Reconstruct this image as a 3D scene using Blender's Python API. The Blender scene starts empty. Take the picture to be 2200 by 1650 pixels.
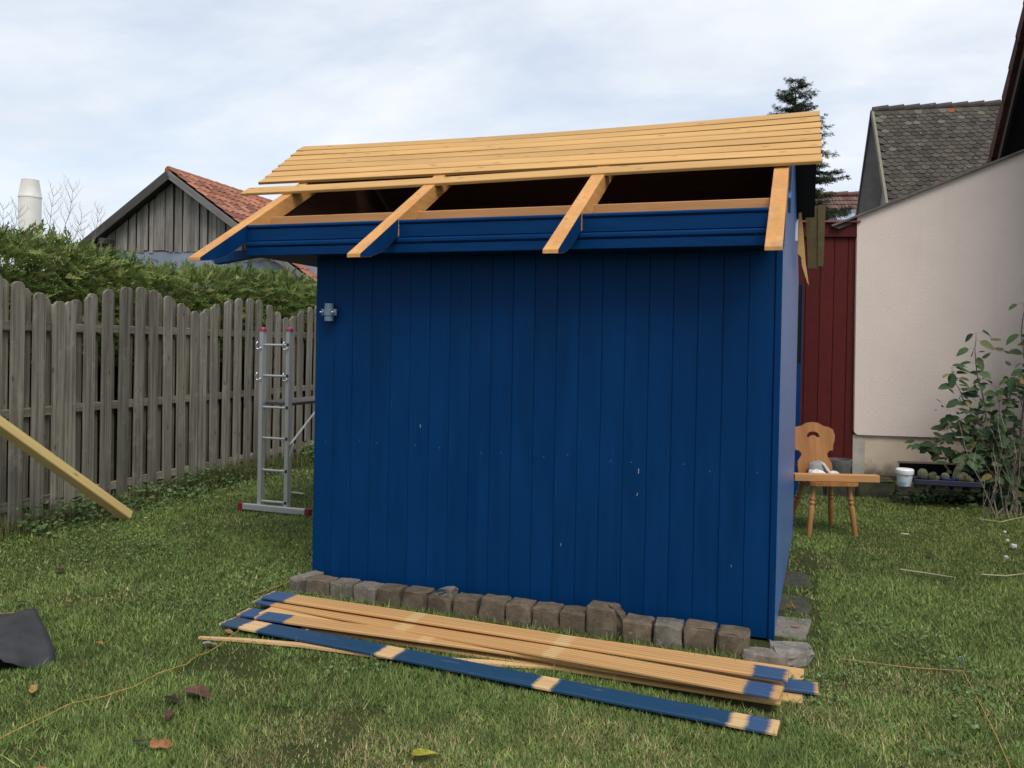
import bpy, bmesh, math, random
import numpy as np
from mathutils import Vector, Matrix

# ------------------------------------------------------------------ camera, sky, sun, exposure
sc = bpy.context.scene
COL = sc.collection
R = math.radians
FPX, YAW, ROLL, PITCH, EYE = 1800.0, R(19.15), R(1.09), R(0.6), 1.55
f0 = Vector((-math.sin(YAW), math.cos(YAW), 0)); r0 = Vector((math.cos(YAW), math.sin(YAW), 0)); UPZ = Vector((0, 0, 1))
CF = f0*math.cos(PITCH) - UPZ*math.sin(PITCH)
u0 = UPZ*math.cos(PITCH) + f0*math.sin(PITCH)
CR = r0*math.cos(ROLL) + u0*math.sin(ROLL)
CU = u0*math.cos(ROLL) - r0*math.sin(ROLL)
PPY = 742 + FPX*math.tan(PITCH)
CAM = Vector((0, 0, EYE))
cam = bpy.data.cameras.new('camera'); co = bpy.data.objects.new('camera', cam); COL.objects.link(co)
co.matrix_world = Matrix(((CR.x, CU.x, -CF.x, 0), (CR.y, CU.y, -CF.y, 0), (CR.z, CU.z, -CF.z, EYE), (0, 0, 0, 1)))
cam.sensor_width = 36; cam.lens = FPX/2200*36; cam.shift_y = -(825-PPY)/2200; cam.clip_start = .05; cam.clip_end = 2000
sc.camera = co
SUN = Vector((0.34, -0.44, 0.83)).normalized()
sl = bpy.data.lights.new('sun', 'SUN'); sl.energy = 1.5; sl.angle = R(28); sl.color = (1, .95, .88)
so = bpy.data.objects.new('sun', sl); COL.objects.link(so); so.rotation_euler = SUN.to_track_quat('Z', 'Y').to_euler()
w = bpy.data.worlds.new('World'); sc.world = w; w.use_nodes = True
nt = w.node_tree; N = nt.nodes; Lk = nt.links; N.clear()
out = N.new('ShaderNodeOutputWorld'); bg = N.new('ShaderNodeBackground'); bg2 = N.new('ShaderNodeBackground'); mx = N.new('ShaderNodeMixShader')
sky = N.new('ShaderNodeTexSky'); sky.sky_type = 'NISHITA'; sky.sun_disc = False
sky.sun_elevation = math.asin(SUN.z); sky.sun_rotation = math.atan2(SUN.x, SUN.y)
bg.inputs[1].default_value = .105
Lk.new(sky.outputs[0], bg.inputs[0])
tc = N.new('ShaderNodeTexCoord'); sp = N.new('ShaderNodeSeparateXYZ'); Lk.new(tc.outputs['Generated'], sp.inputs[0])
ad = N.new('ShaderNodeMath'); ad.operation = 'ADD'; ad.inputs[1].default_value = .22
ab = N.new('ShaderNodeMath'); ab.operation = 'ABSOLUTE'; Lk.new(sp.outputs[2], ab.inputs[0]); Lk.new(ab.outputs[0], ad.inputs[0])
cb = N.new('ShaderNodeCombineXYZ')
for k in (0, 1):
    dv = N.new('ShaderNodeMath'); dv.operation = 'DIVIDE'; Lk.new(sp.outputs[k], dv.inputs[0]); Lk.new(ad.outputs[0], dv.inputs[1]); Lk.new(dv.outputs[0], cb.inputs[k])
mp = N.new('ShaderNodeMapping'); mp.inputs['Scale'].default_value = (1.0, 1.5, 1); mp.inputs['Location'].default_value = (2.3, .4, 0); mp.inputs['Rotation'].default_value = (0, 0, .5)
Lk.new(cb.outputs[0], mp.inputs[0])
nz = N.new('ShaderNodeTexNoise'); nz.inputs['Scale'].default_value = 1.25; nz.inputs['Detail'].default_value = 9; nz.inputs['Roughness'].default_value = .58; nz.inputs['Distortion'].default_value = .25
Lk.new(mp.outputs[0], nz.inputs[0])
rp = N.new('ShaderNodeValToRGB'); rp.color_ramp.elements[0].position = .33; rp.color_ramp.elements[0].color = (.52,)*3+(1,); rp.color_ramp.elements[1].position = .62; rp.color_ramp.elements[1].color = (.97,)*3+(1,)
Lk.new(nz.outputs[0], rp.inputs[0])
nz2 = N.new('ShaderNodeTexNoise'); nz2.inputs['Scale'].default_value = 1.9; nz2.inputs['Detail'].default_value = 7; nz2.inputs['Roughness'].default_value = .55
mp2 = N.new('ShaderNodeMapping'); mp2.inputs['Location'].default_value = (7.7, 3.1, 2); Lk.new(cb.outputs[0], mp2.inputs[0]); Lk.new(mp2.outputs[0], nz2.inputs[0])
cr = N.new('ShaderNodeValToRGB'); cr.color_ramp.elements[0].position = .34; cr.color_ramp.elements[0].color = (.705, .755, .825, 1); cr.color_ramp.elements[1].position = .68; cr.color_ramp.elements[1].color = (.855, .88, .91, 1)
Lk.new(nz2.outputs[0], cr.inputs[0]); Lk.new(cr.outputs[0], bg2.inputs[0]); bg2.inputs[1].default_value = .705
Lk.new(rp.outputs[0], mx.inputs[0]); Lk.new(bg.outputs[0], mx.inputs[1]); Lk.new(bg2.outputs[0], mx.inputs[2]); Lk.new(mx.outputs[0], out.inputs[0])
sc.view_settings.view_transform = 'Standard'; sc.view_settings.look = 'None'; sc.view_settings.gamma = 1; sc.view_settings.use_curve_mapping = False
sc.view_settings.exposure = 0.72
sc.render.engine = 'CYCLES'; sc.cycles.max_bounces = 6; sc.cycles.diffuse_bounces = 3

random.seed(7); rng = np.random.default_rng(7)
U = random.uniform

# ------------------------------------------------------------------ survey helpers: a sight line meets a surface of the place
def ray(x, y): return CF + (x-1100)/FPX*CR + (PPY-y)/FPX*CU
def plane(x, y, n, c): d = ray(x, y); n = Vector(n); return CAM + d*((c - CAM.dot(n))/d.dot(n))
def gnd(x, y, z=0): return plane(x, y, (0, 0, 1), z)
def atY(x, y, Y): return plane(x, y, (0, 1, 0), Y)
def atX(x, y, X): return plane(x, y, (1, 0, 0), X)
def dep(x, y, D): return CAM + ray(x, y)*D

# ------------------------------------------------------------------ object helpers
WM = {}
def put(o, M=None, parent=None):
    M = M or Matrix()
    COL.objects.link(o)
    if parent is not None:
        o.parent = parent; o.matrix_basis = WM[parent.name].inverted() @ M
    else:
        o.matrix_basis = M
    WM[o.name] = M
    return o
def tag(o, label=None, cat=None, group=None, kind=None):
    if label: o['label'] = label
    if cat: o['category'] = cat
    if group: o['group'] = group
    if kind: o['kind'] = kind
    return o
def empty(name, loc, label, cat, group=None, rz=0):
    o = bpy.data.objects.new(name, None); o.empty_display_size = .1
    put(o, Matrix.Translation(Vector(loc)) @ Matrix.Rotation(rz, 4, 'Z'))
    return tag(o, label, cat, group)
def mesh(name, vs, fs, mats, smooth=False, fm=None):
    m = bpy.data.meshes.new(name); m.from_pydata([tuple(v) for v in vs], [], fs); m.update()
    for x in (mats if isinstance(mats, (list, tuple)) else [mats]): m.materials.append(x)
    if fm is not None: m.polygons.foreach_set('material_index', fm)
    if smooth: m.polygons.foreach_set('use_smooth', [True]*len(fs))
    return m
def obj(name, me, parent=None, M=None): return put(bpy.data.objects.new(name, me), M, parent)
def frame(o, x, y):
    x = Vector(x).normalized(); y = Vector(y); z = x.cross(y).normalized(); y = z.cross(x)
    return Matrix(((x.x, y.x, z.x, o[0]), (x.y, y.y, z.y, o[1]), (x.z, y.z, z.z, o[2]), (0, 0, 0, 1)))
_bc = {}
def bbox(l, wd, h, mats, bev=.004, seg=1):
    """bevelled block centred on its own origin"""
    k = (round(l, 4), round(wd, 4), round(h, 4), mats.name if not isinstance(mats, (list, tuple)) else mats[0].name, bev, seg)
    if k in _bc: return _bc[k]
    bm = bmesh.new(); bmesh.ops.create_cube(bm, size=1); bmesh.ops.scale(bm, vec=(l, wd, h), verts=bm.verts)
    if bev: bmesh.ops.bevel(bm, geom=bm.edges[:], offset=bev, segments=seg, affect='EDGES', profile=.5)
    m = bpy.data.meshes.new('block'); bm.to_mesh(m); bm.free(); m.materials.append(mats); _bc[k] = m
    return m
def board(L, wd, t, mat, c=.004, n=1, sag=0, wob=0, c2=0.0):
    """board along X from -L/2, width Y, thickness Z 0..t, chamfered long edges"""
    sec = [(-wd/2+c2, 0), (wd/2-c2, 0), (wd/2, c2), (wd/2, t-c), (wd/2-c, t), (-wd/2+c, t), (-wd/2, t-c), (-wd/2, c2)] if c2 else [(-wd/2, 0), (wd/2, 0), (wd/2, t-c), (wd/2-c, t), (-wd/2+c, t), (-wd/2, t-c)]
    k = len(sec); vs = []; fs = []; ph = U(0, 6)
    for i in range(n+1):
        u = i/n; dz = -sag*4*u*(1-u) + (wob*math.sin(u*7+ph) if wob else 0); dy = wob*.5*math.sin(u*5+ph*2) if wob else 0
        for (y, z) in sec: vs.append((L*(u-.5), y+dy, z+dz))
    for i in range(n):
        for j in range(k):
            a = i*k+j; b = i*k+(j+1) % k; fs.append((a, b, b+k, a+k))
    fs.append(tuple(range(k))[::-1]); fs.append(tuple(n*k+j for j in range(k)))
    return mesh('board', vs, fs, mat)
def prism(poly, h, mats, fm=None, org=None):
    """polygon (list of Vectors) pushed along vector h"""
    n = len(poly); h = Vector(h); vs = [Vector(p) for p in poly] + [Vector(p)+h for p in poly]
    fs = [tuple(range(n)), tuple(range(2*n-1, n-1, -1))] + [((i+1) % n, i, i+n, (i+1) % n+n) for i in range(n)]
    m = mesh('prism', vs, fs, mats)
    bm = bmesh.new(); bm.from_mesh(m); bmesh.ops.recalc_face_normals(bm, faces=bm.faces); bm.to_mesh(m); bm.free()
    return m
def lathe(prof, n, mat, smooth=True, cap=True):
    vs = []; fs = []
    for (r, z) in prof:
        for i in range(n): a = 2*math.pi*i/n; vs.append((r*math.cos(a), r*math.sin(a), z))
    for j in range(len(prof)-1):
        for i in range(n):
            a = j*n+i; b = j*n+(i+1) % n; fs.append((a, b, b+n, a+n))
    if cap: fs.append(tuple(range(n))[::-1]); fs.append(tuple((len(prof)-1)*n+i for i in range(n)))
    m = mesh('turned', vs, fs, mat, smooth)
    if smooth: m.set_sharp_from_angle(angle=R(35))
    return m
def tube_data(pts, rad, n=5):
    vs = []; fs = []; pts = [Vector(p) for p in pts]
    for i, p in enumerate(pts):
        d = (pts[min(i+1, len(pts)-1)] - pts[max(i-1, 0)])
        d = d.normalized() if d.length > 1e-9 else Vector((0, 0, 1))
        a = d.orthogonal().normalized() if i == 0 else (a - d*a.dot(d)).normalized(); b = d.cross(a)
        r = rad[i] if isinstance(rad, (list, tuple)) else rad
        for k in range(n): t = 2*math.pi*k/n; vs.append(p + a*(r*math.cos(t)) + b*(r*math.sin(t)))
    for i in range(len(pts)-1):
        for k in range(n): q = i*n+k; s = i*n+(k+1) % n; fs.append((q, s, s+n, q+n))
    fs.append(tuple(range(n))[::-1]); fs.append(tuple((len(pts)-1)*n+k for k in range(n)))
    return vs, fs
class MB:
    def __init__(s): s.v = []; s.f = []
    def add(s, vf): o = len(s.v); s.v += [tuple(v) for v in vf[0]]; s.f += [tuple(i+o for i in q) for q in vf[1]]; return s
    def tube(s, pts, r, n=5): return s.add(tube_data(pts, r, n))
    def mesh(s, mat, smooth=False): return mesh('built', s.v, s.f, mat, smooth)
def tris(name, V, mat, col=None, per=3):
    """fast mesh of separate polygons; V (n, per, 3)"""
    n = len(V); m = bpy.data.meshes.new(name)
    m.vertices.add(n*per); m.vertices.foreach_set('co', np.ascontiguousarray(V, dtype=np.float32).ravel())
    m.loops.add(n*per); m.loops.foreach_set('vertex_index', np.arange(n*per, dtype=np.int32))
    m.polygons.add(n); m.polygons.foreach_set('loop_start', np.arange(0, n*per, per, dtype=np.int32))
    m.update(calc_edges=True)
    if col is not None:
        a = m.color_attributes.new('Col', 'FLOAT_COLOR', 'POINT')
        c = np.ones((n, per, 4), dtype=np.float32); c[:, :, :3] = col[:, None, :]
        a.data.foreach_set('color', c.ravel())
    m.materials.append(mat)
    return m
def vnoise(x, y, s, seed=0):
    """smooth value noise 0..1 on numpy arrays"""
    g = np.random.default_rng(seed).random((64, 64)); x = x/s+100; y = y/s+100
    i = np.floor(x).astype(int); j = np.floor(y).astype(int); u = x-i; v = y-j; u = u*u*(3-2*u); v = v*v*(3-2*v)
    G = lambda a, b: g[a % 64, b % 64]
    return (G(i, j)*(1-u)+G(i+1, j)*u)*(1-v) + (G(i, j+1)*(1-u)+G(i+1, j+1)*u)*v

# ------------------------------------------------------------------ materials
def newmat(name, col=(.5, .5, .5), rough=.7, metal=0, spec=.5):
    m = bpy.data.materials.new(name); m.use_nodes = True; b = m.node_tree.nodes['Principled BSDF']
    b.inputs['Base Color'].default_value = tuple(col)+(1,); b.inputs['Roughness'].default_value = rough; b.inputs['Metallic'].default_value = metal
    b.inputs['Specular IOR Level'].default_value = spec
    return m, m.node_tree, b
def nd(t, ty, **k):
    n = t.nodes.new('ShaderNode'+ty)
    for a, b in k.items():
        if a in n.inputs: n.inputs[a].default_value = b
        else: setattr(n, a, b)
    return n
def ramp(t, fac, stops, interp='LINEAR'):
    r = t.nodes.new('ShaderNodeValToRGB'); e = r.color_ramp.elements; r.color_ramp.interpolation = interp
    while len(e) < len(stops): e.new(.5)
    for q, (p, c) in zip(e, stops): q.position = min(max(p, 0), 1); q.color = tuple(c)+(1,)
    t.links.new(fac, r.inputs[0]); return r.outputs[0]
def mixc(t, fac, a, b, mode='MIX'):
    m = t.nodes.new('ShaderNodeMix'); m.data_type = 'RGBA'; m.blend_type = mode
    for s, v in ((0, fac), (6, a), (7, b)):
        if hasattr(v, 'links') or hasattr(v, 'is_linked'): t.links.new(v, m.inputs[s])
        else: m.inputs[s].default_value = v if s == 0 else tuple(v)+(1,)
    return m.outputs[2]
def coords(t, scale=(1, 1, 1), rnd=True):
    tc = nd(t, 'TexCoord'); v = tc.outputs['Object']
    if rnd:
        oi = nd(t, 'ObjectInfo'); mu = nd(t, 'VectorMath', operation='SCALE'); mu.inputs[0].default_value = (37., 91., 53.); t.links.new(oi.outputs['Random'], mu.inputs['Scale'])
        ad = nd(t, 'VectorMath', operation='ADD'); t.links.new(v, ad.inputs[0]); t.links.new(mu.outputs[0], ad.inputs[1]); v = ad.outputs[0]
    mp = nd(t, 'Mapping'); mp.inputs['Scale'].default_value = scale; t.links.new(v, mp.inputs[0]); return mp.outputs[0]
def noise(t, v, s, d=5, r=.6, dist=0):
    n = nd(t, 'TexNoise', Scale=s, Detail=d, Roughness=r, Distortion=dist); t.links.new(v, n.inputs['Vector']); return n.outputs[0]
def bump(t, b, h, st=.3, dist=.01):
    n = nd(t, 'Bump', Strength=st, Distance=dist); t.links.new(h, n.inputs['Height'])
    if b.inputs['Normal'].is_linked: t.links.new(b.inputs['Normal'].links[0].from_socket, n.inputs['Normal'])
    t.links.new(n.outputs[0], b.inputs['Normal'])
def randval(t, c, amt):
    oi = nd(t, 'ObjectInfo'); mr = nd(t, 'MapRange'); mr.inputs[3].default_value = 1-amt; mr.inputs[4].default_value = 1+amt; t.links.new(oi.outputs['Random'], mr.inputs[0])
    h = nd(t, 'HueSaturation'); t.links.new(mr.outputs[0], h.inputs['Value']); t.links.new(c, h.inputs['Color']); return h.outputs[0]
AX = {'x': (1, 1, 1)}
def gscale(axis, a, b): return tuple(a if q == axis else b for q in 'xyz')
def wood(name, c1, c2, axis='x', rough=.65, amt=.12, knots=0, kcol=(.1, .04, .015), spots=None, st=.25, fine=45):
    m, t, b = newmat(name, rough=rough, spec=.3)
    v = coords(t, gscale(axis, 1.2, fine)); n = noise(t, v, 1, 6, .62, .4)
    c = ramp(t, n, [(.3, c1), (.7, c2)])
    v2 = coords(t, gscale(axis, 1.0, 5)); n2 = noise(t, v2, 1.2, 4)
    c = mixc(t, ramp(t, n2, [(.35, (0, 0, 0)), (.7, (.55,)*3)]), c, tuple(x*.72 for x in c1))
    if knots:
        vk = coords(t, gscale(axis, 4.2, 13)); vo = nd(t, 'TexVoronoi', Scale=1.0, Randomness=1.0); t.links.new(vk, vo.inputs['Vector'])
        c = mixc(t, ramp(t, vo.outputs['Distance'], [(0.07, (knots,)*3), (.15, (0, 0, 0))]), c, kcol)
    if spots:
        v3 = coords(t, (1, 1, 1)); n3 = noise(t, v3, spots[1], 6, .7); c = mixc(t, ramp(t, n3, [(.56, (0, 0, 0)), (.7, (spots[2],)*3)]), c, spots[0])
    c = randval(t, c, amt); t.links.new(c, b.inputs['Base Color']); bump(t, b, n, st, .004)
    return m
def paint(name, col, rough=.4, amt=.06, fade=(1.3, .1), spec=.5, st=.08, axis='z'):
    m, t, b = newmat(name, rough=rough, spec=spec)
    n = noise(t, coords(t, gscale(axis, 1.2, 9)), 1.5, 5); hi = tuple(min(1, x*fade[0]+fade[1]*.03) for x in col)
    c = ramp(t, n, [(.3, tuple(x*.85 for x in col)), (.75, hi)]); c = randval(t, c, amt); t.links.new(c, b.inputs['Base Color'])
    t.links.new(ramp(t, n, [(.2, (rough-.08,)*3), (.8, (rough+.12,)*3)]), b.inputs['Roughness'])
    n2 = noise(t, coords(t, gscale(axis, 3, 90)), 1, 4); bump(t, b, n2, st, .003)
    return m
def stone(name, c1, c2, sc1=18, rough=.9, st=.6, spots=None, amt=.18):
    m, t, b = newmat(name, rough=rough, spec=.25)
    v = coords(t); n = noise(t, v, sc1, 8, .7); c = ramp(t, n, [(.3, c1), (.7, c2)])
    n2 = noise(t, v, sc1*.35, 4); c = mixc(t, ramp(t, n2, [(.45, (0, 0, 0)), (.7, (.6,)*3)]), c, tuple(x*.55 for x in c1))
    if spots: n3 = noise(t, v, spots[1], 5, .7); c = mixc(t, ramp(t, n3, [(spots[3], (0, 0, 0)), (spots[3]+.07, (spots[2],)*3)]), c, spots[0])
    c = randval(t, c, amt); t.links.new(c, b.inputs['Base Color']); n4 = noise(t, v, sc1*5, 4, .7); bump(t, b, n4, st*.5, .004); bump(t, b, n, st, .01)
    return m
def leafmat(name, rough=.55, trans=.3, spec=.3):
    m, t, b = newmat(name, rough=rough, spec=spec); a = nd(t, 'Attribute', attribute_name='Col'); t.links.new(a.outputs['Color'], b.inputs['Base Color'])
    tr = nd(t, 'BsdfTranslucent'); t.links.new(a.outputs['Color'], tr.inputs[0]); mx = nd(t, 'MixShader'); mx.inputs[0].default_value = trans
    o = t.nodes['Material Output']; t.links.new(b.outputs[0], mx.inputs[1]); t.links.new(tr.outputs[0], mx.inputs[2]); t.links.new(mx.outputs[0], o.inputs[0]); return m

BLUE = (.0001, .029, .108)
M = {}
M['blue'] = paint('blue_paint', BLUE, .5, .03, spec=.12)
M['blue_x'] = paint('blue_paint_boards', BLUE, .5, .03, fade=(1.18, .0), spec=.09, axis='x')
M['blue_sheen'] = paint('sky_sheen_blue_paint', (.035, .11, .30), .33, .04, fade=(1.6, 1.0), spec=.6)  # sky reflection on the shed side, put into a lighter blue
M['raw'] = wood('raw_spruce', (.52, .285, .088), (.62, .37, .13), 'x', .6, .11, .8, (.20, .085, .03))
M['raw_y'] = wood('raw_spruce_rafter', (.52, .235, .065), (.63, .335, .115), 'y', .65, .06, .5, (.15, .06, .02), st=.5, spots=((.2, .16, .13), 9, .5))
M['beam'] = wood('raw_spruce_beam', (.45, .215, .08), (.56, .29, .115), 'x', .65, .05, .6, (.2, .08, .03))
M['olive'] = wood('weathered_plain_wood', (.17, .125, .055), (.25, .19, .09), 'y', .75, .06)
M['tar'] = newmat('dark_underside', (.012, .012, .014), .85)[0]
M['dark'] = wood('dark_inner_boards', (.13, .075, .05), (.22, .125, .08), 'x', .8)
M['grey'] = wood('weathered_grey_wood', (.085, .077, .061), (.33, .302, .245), 'x', .85, .24, .75, (.035, .028, .022), spots=((.33, .31, .26), 5, .5), st=.6)
M['barn'] = wood('grey_barn_boards', (.14, .127, .113), (.35, .325, .29), 'z', .85, .22, .3, (.04, .035, .03), st=.4, fine=30)
M['barnd'] = wood('dark_barge_wood', (.045, .042, .04), (.09, .085, .08), 'x', .85, .1)
M['alu'] = newmat('aluminium', (.50, .52, .53), .42, .55)[0]
M['steel'] = newmat('galvanised_steel', (.6, .63, .66), .3, 1)[0]
M['magenta'] = newmat('magenta_plastic', (.28, .012, .06), .45)[0]
M['maroon'] = newmat('maroon_plastic', (.16, .012, .025), .5)[0]
M['black'] = newmat('black_rubber', (.012, .012, .013), .6)[0]
M['white'] = newmat('white_plastic', (.75, .77, .78), .4)[0]
M['deck'] = wood('dark_plywood', (.06, .05, .047), (.10, .085, .08), 'y', .5, .05)
M['chair'] = wood('varnished_oak', (.27, .11, .032), (.42, .19, .062), 'z', .42, .05, 0, st=.1, fine=22)
M['leg'] = wood('varnished_leg', (.30, .14, .045), (.42, .21, .08), 'z', .42, .05, st=.1)
M['rstone'] = stone('brown_concrete_stone', (.075, .058, .040), (.165, .13, .092), spots=((.26, .25, .2), 40, .5, .62))
M['gstone'] = stone('grey_concrete_stone', (.12, .105, .085), (.225, .20, .17), spots=((.33, .31, .27), 35, .6, .58))
M['border'] = stone('mossy_border_stone', (.03, .028, .02), (.085, .08, .062), 14, spots=((.05, .07, .02), 8, .7, .5))
M['rubble'] = stone('broken_concrete', (.13, .12, .10), (.29, .265, .235), 20, st=1, spots=((.02, .07, .22), 14, .75, .6))
M['concrete'] = stone('grey_cement', (.10, .10, .10), (.2, .2, .19), 12)
M['stucco'] = None

# ------------------------------------------------------------------ ground
mg, t, b = newmat('lawn_soil', rough=1, spec=.1)
v = coords(t, rnd=False); c = ramp(t, noise(t, v, .9, 6), [(.3, (.030, .042, .012)), (.55, (.05, .06, .018)), (.75, (.085, .075, .035))])
c = mixc(t, ramp(t, noise(t, v, 26, 6, .75), [(.4, (.0,)*3), (.75, (.8,)*3)]), c, (.028, .024, .013)); t.links.new(c, b.inputs['Base Color']); bump(t, b, noise(t, v, 30, 6), .6, .02)
gv = []; gf = []; NX = 60
xs = [-200, -60, -20]+[-9+i*.35 for i in range(46)]+[12, 40, 200]; ys = [-60, -10, 0]+[1+i*.35 for i in range(36)]+[20, 60, 400]
gx = [[(x, y, (.012*(vnoise(np.array([x]), np.array([y]), .6, 3)[0]-.5) if -8 < x < 6 and 1 < y < 12 else -.01)) for x in xs] for y in ys]
gv = [p for r_ in gx for p in r_]; n_ = len(xs)
gf = [(j*n_+i, j*n_+i+1, (j+1)*n_+i+1, (j+1)*n_+i) for j in range(len(ys)-1) for i in range(n_-1)]
tag(obj('lawn', mesh('lawn', gv, gf, mg, True)), 'mown garden lawn with dry and mossy patches', kind='structure')

# ------------------------------------------------------------------ the blue shed
RP = lambda Y: 2.035+.577*(Y-4.0)                 # top of the rafters, front slope
RIDGE = 5.84
RB = lambda Y: RP(RIDGE)-.577*(Y-RIDGE)            # back slope
shed = empty('garden_shed', (-1.5, 4.65, 0), 'blue timber shed with half its bare orange roof boards stripped off', 'shed')
WX0, WX1 = -2.945, -.145; NB = 21; pw = (WX1-WX0)/NB
wbm = board(2.14, pw-.0008, .022, M['blue_x'], c=.003)
for i in range(NB):
    x = WX0+pw*(i+.5); dz = U(-.006, .006)
    obj('wall_board', wbm, shed, frame((x, 4.672-U(0, .002), 1.07+.02+dz), (0, 0, 1), (-1, 0, 0)))
obj('wall_lining', prism([(WX0+.01, 4.674, .03), (WX1, 4.674, .03), (WX1, 4.674, 2.36), (WX0+.01, 4.674, 2.36)], (0, .03, 0), M['blue']), shed)
obj('corner_board', board(2.1, .034, .03, M['blue_x'], c=.004), shed, frame((-.128, 4.668, 1.06), (0, 0, 1), (-1, 0, 0)))
chip = bbox(.003, .0012, .022, newmat('bare_paint_chip', (.32, .33, .34), .7)[0], 0)
for px, py__, sc_ in ((903, 915, 1), (1205, 1170, .8), (1372, 1012, 1.2), (1369, 1062, .9), (1571, 1216, .6), (690, 805, .4)):
    q_ = atY(px, py__, 4.6492); obj('paint_chip', chip, shed, Matrix.Translation(q_) @ Matrix.Rotation(U(-.35, .35), 4, 'Y') @ Matrix.Scale(sc_, 4))
nail = lathe([(.0035, 0), (.003, .0015), (.001, .002)], 6, newmat('rusty_nail', (.16, .12, .10), .6, .3)[0])
for i in range(NB):
    x = WX0+pw*(i+.5)
    if i % 3 != 1: obj('nail', nail, shed, frame((x+U(-.02, .02), 4.6495, .93-i*.002+U(-.02, .02)), (1, 0, 0), (0, 0, 1)))
# side, far and hidden walls
sx = -.085
SX = lambda y: -.114+.066*(y-4.67)/2.78
obj('side_wall', prism([(SX(4.675), 4.675, .02), (SX(7.45), 7.45, .02), (SX(7.45), 7.45, RB(7.45)-.02), (SX(RIDGE), RIDGE, RP(RIDGE)-.03), (SX(4.675), 4.675, RP(4.67)-.02)], (-.03, 0, 0), M['blue_sheen']), shed)
obj('gable_strip', board(.3, .05, .012, M['olive'], c=.002), shed, frame((SX(4.8)+.003, 4.80, 2.27), (0, .1, 1), (0, 1, 0)))
obj('gable_batten', board(.62, .09, .016, M['blue_sheen'], c=.003), shed, frame((SX(5.22)+.003, 5.22, 2.52), (0, .86, .5), (0, -.5, .86)))
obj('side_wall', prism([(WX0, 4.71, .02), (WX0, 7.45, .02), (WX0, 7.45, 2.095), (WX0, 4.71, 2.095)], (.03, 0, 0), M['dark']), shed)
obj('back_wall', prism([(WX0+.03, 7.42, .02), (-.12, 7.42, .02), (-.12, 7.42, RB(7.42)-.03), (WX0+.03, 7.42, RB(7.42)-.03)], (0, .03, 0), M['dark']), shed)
gm_ = wood('reddish_gable_boards', (.12, .06, .035), (.18, .09, .05), 'y', .8)
obj('gable_boards', prism([(-3.405, 4.52, 2.10), (-3.405, 7.4, 2.10), (-3.405, 7.4, RB(7.4)-.06), (-3.405, RIDGE, RP(RIDGE)-.06), (-3.405, 4.52, RP(4.52)-.03)], (.012, 0, 0), gm_), shed)
obj('gable_soffit', prism([(-3.404, 4.53, 2.10), (WX0, 4.66, 2.10), (WX0, 7.4, 2.10), (-3.404, 7.4, 2.10)], (0, 0, .012), M['blue']), shed)
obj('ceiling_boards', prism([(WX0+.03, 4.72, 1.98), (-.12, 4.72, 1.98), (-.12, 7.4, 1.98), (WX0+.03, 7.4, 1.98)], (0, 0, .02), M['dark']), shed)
# wall plate beam, boards closing the eaves
obj('wall_plate', bbox(3.17, .08, .115, M['beam'], .004), shed, Matrix.Translation((-1.765, 4.70, 2.303)))
raf_x = (-3.345, -2.288, -1.185, -.137)
RW = .080
for a, b_ in zip(raf_x[:-1], raf_x[1:]):
    L = b_-a-RW-.004
    obj('eaves_board', board(L, .076, .022, M['blue_x'], c=.003), shed, frame(((a+b_)/2, 4.44, 2.208), (1, 0, 0), (0, 0, 1)))
    obj('eaves_moulding', board(L, .024, .03, M['blue_x'], c=.008), shed, frame(((a+b_)/2, 4.44, 2.2595), (1, 0, 0), (0, 0, 1)))
L = raf_x[-1]-raf_x[0]-RW
obj('eaves_moulding', board(L, .034, .040, M['blue_x'], c=.010), shed, frame((raf_x[0]/2+raf_x[-1]/2, 4.446, 2.150), (1, 0, 0), (0, 0, 1)))
obj('eaves_board', board(L, .052, .028, M['blue_x'], c=.003), shed, frame((raf_x[0]/2+raf_x[-1]/2, 4.44, 2.104), (1, 0, 0), (0, 0, 1)))
obj('soffit_board', board(L, .2, .012, M['blue_x'], c=.002), shed, frame((raf_x[0]/2+raf_x[-1]/2, 4.55, 2.086), (1, 0, 0), (0, 1, 0)))
p0 = atY(575, 546, 4.46); p1 = atY(460, 567, 4.46); p2 = atY(459, 545, 4.46); p3 = atY(575, 530, 4.46)
obj('eaves_bracket', prism([p0, p1, p2, p3], (0, .06, 0), M['blue']), shed)
# rafters: bare on top, painted on the tail
def rafter(x):
    Yt, Ye = 3.985, 4.425
    prof = [(Yt, RP(Yt)), (Ye, RP(Ye)), (RIDGE-.01, RP(RIDGE-.01)), (RIDGE-.01, RP(RIDGE-.01)-.115), (Ye, RP(Ye)-.112), (4.23, RP(4.23)-.108), (4.11, RP(4.11)-.078), (Yt, RP(Yt)-.022)]
    n = len(prof); vs = []
    for s in (-1, 1): vs += [(s*RW/2, y-4.65, z) for y, z in prof]
    sidef = [((0, 1, 4, 5, 6, 7), 1), ((1, 2, 3, 4), 0)]; fs = []; fm = []
    for q, k in sidef: fs += [q, tuple(i+n for i in q)[::-1]]; fm += [k, k]
    for i in range(n):
        j = (i+1) % n; fs.append((i, i+n, j+n, j)); fm.append(1 if i in (4, 5, 6) else 0)
    m = mesh('rafter', vs, fs, [M['raw_y'], M['blue']], fm=fm)
    bm = bmesh.new(); bm.from_mesh(m); bmesh.ops.recalc_face_normals(bm, faces=bm.faces); bmesh.ops.bevel(bm, geom=[e for e in bm.edges if e.is_manifold and e.calc_face_angle() > .6], offset=.0025, segments=1, affect='EDGES'); bm.to_mesh(m); bm.free()
    return m
rm = rafter(0)
for i, x in enumerate(raf_x):
    o = obj('rafter', rm, shed, Matrix.Translation((x, 4.65+(0, -.02, -.03, .015)[i], 0)))
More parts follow.
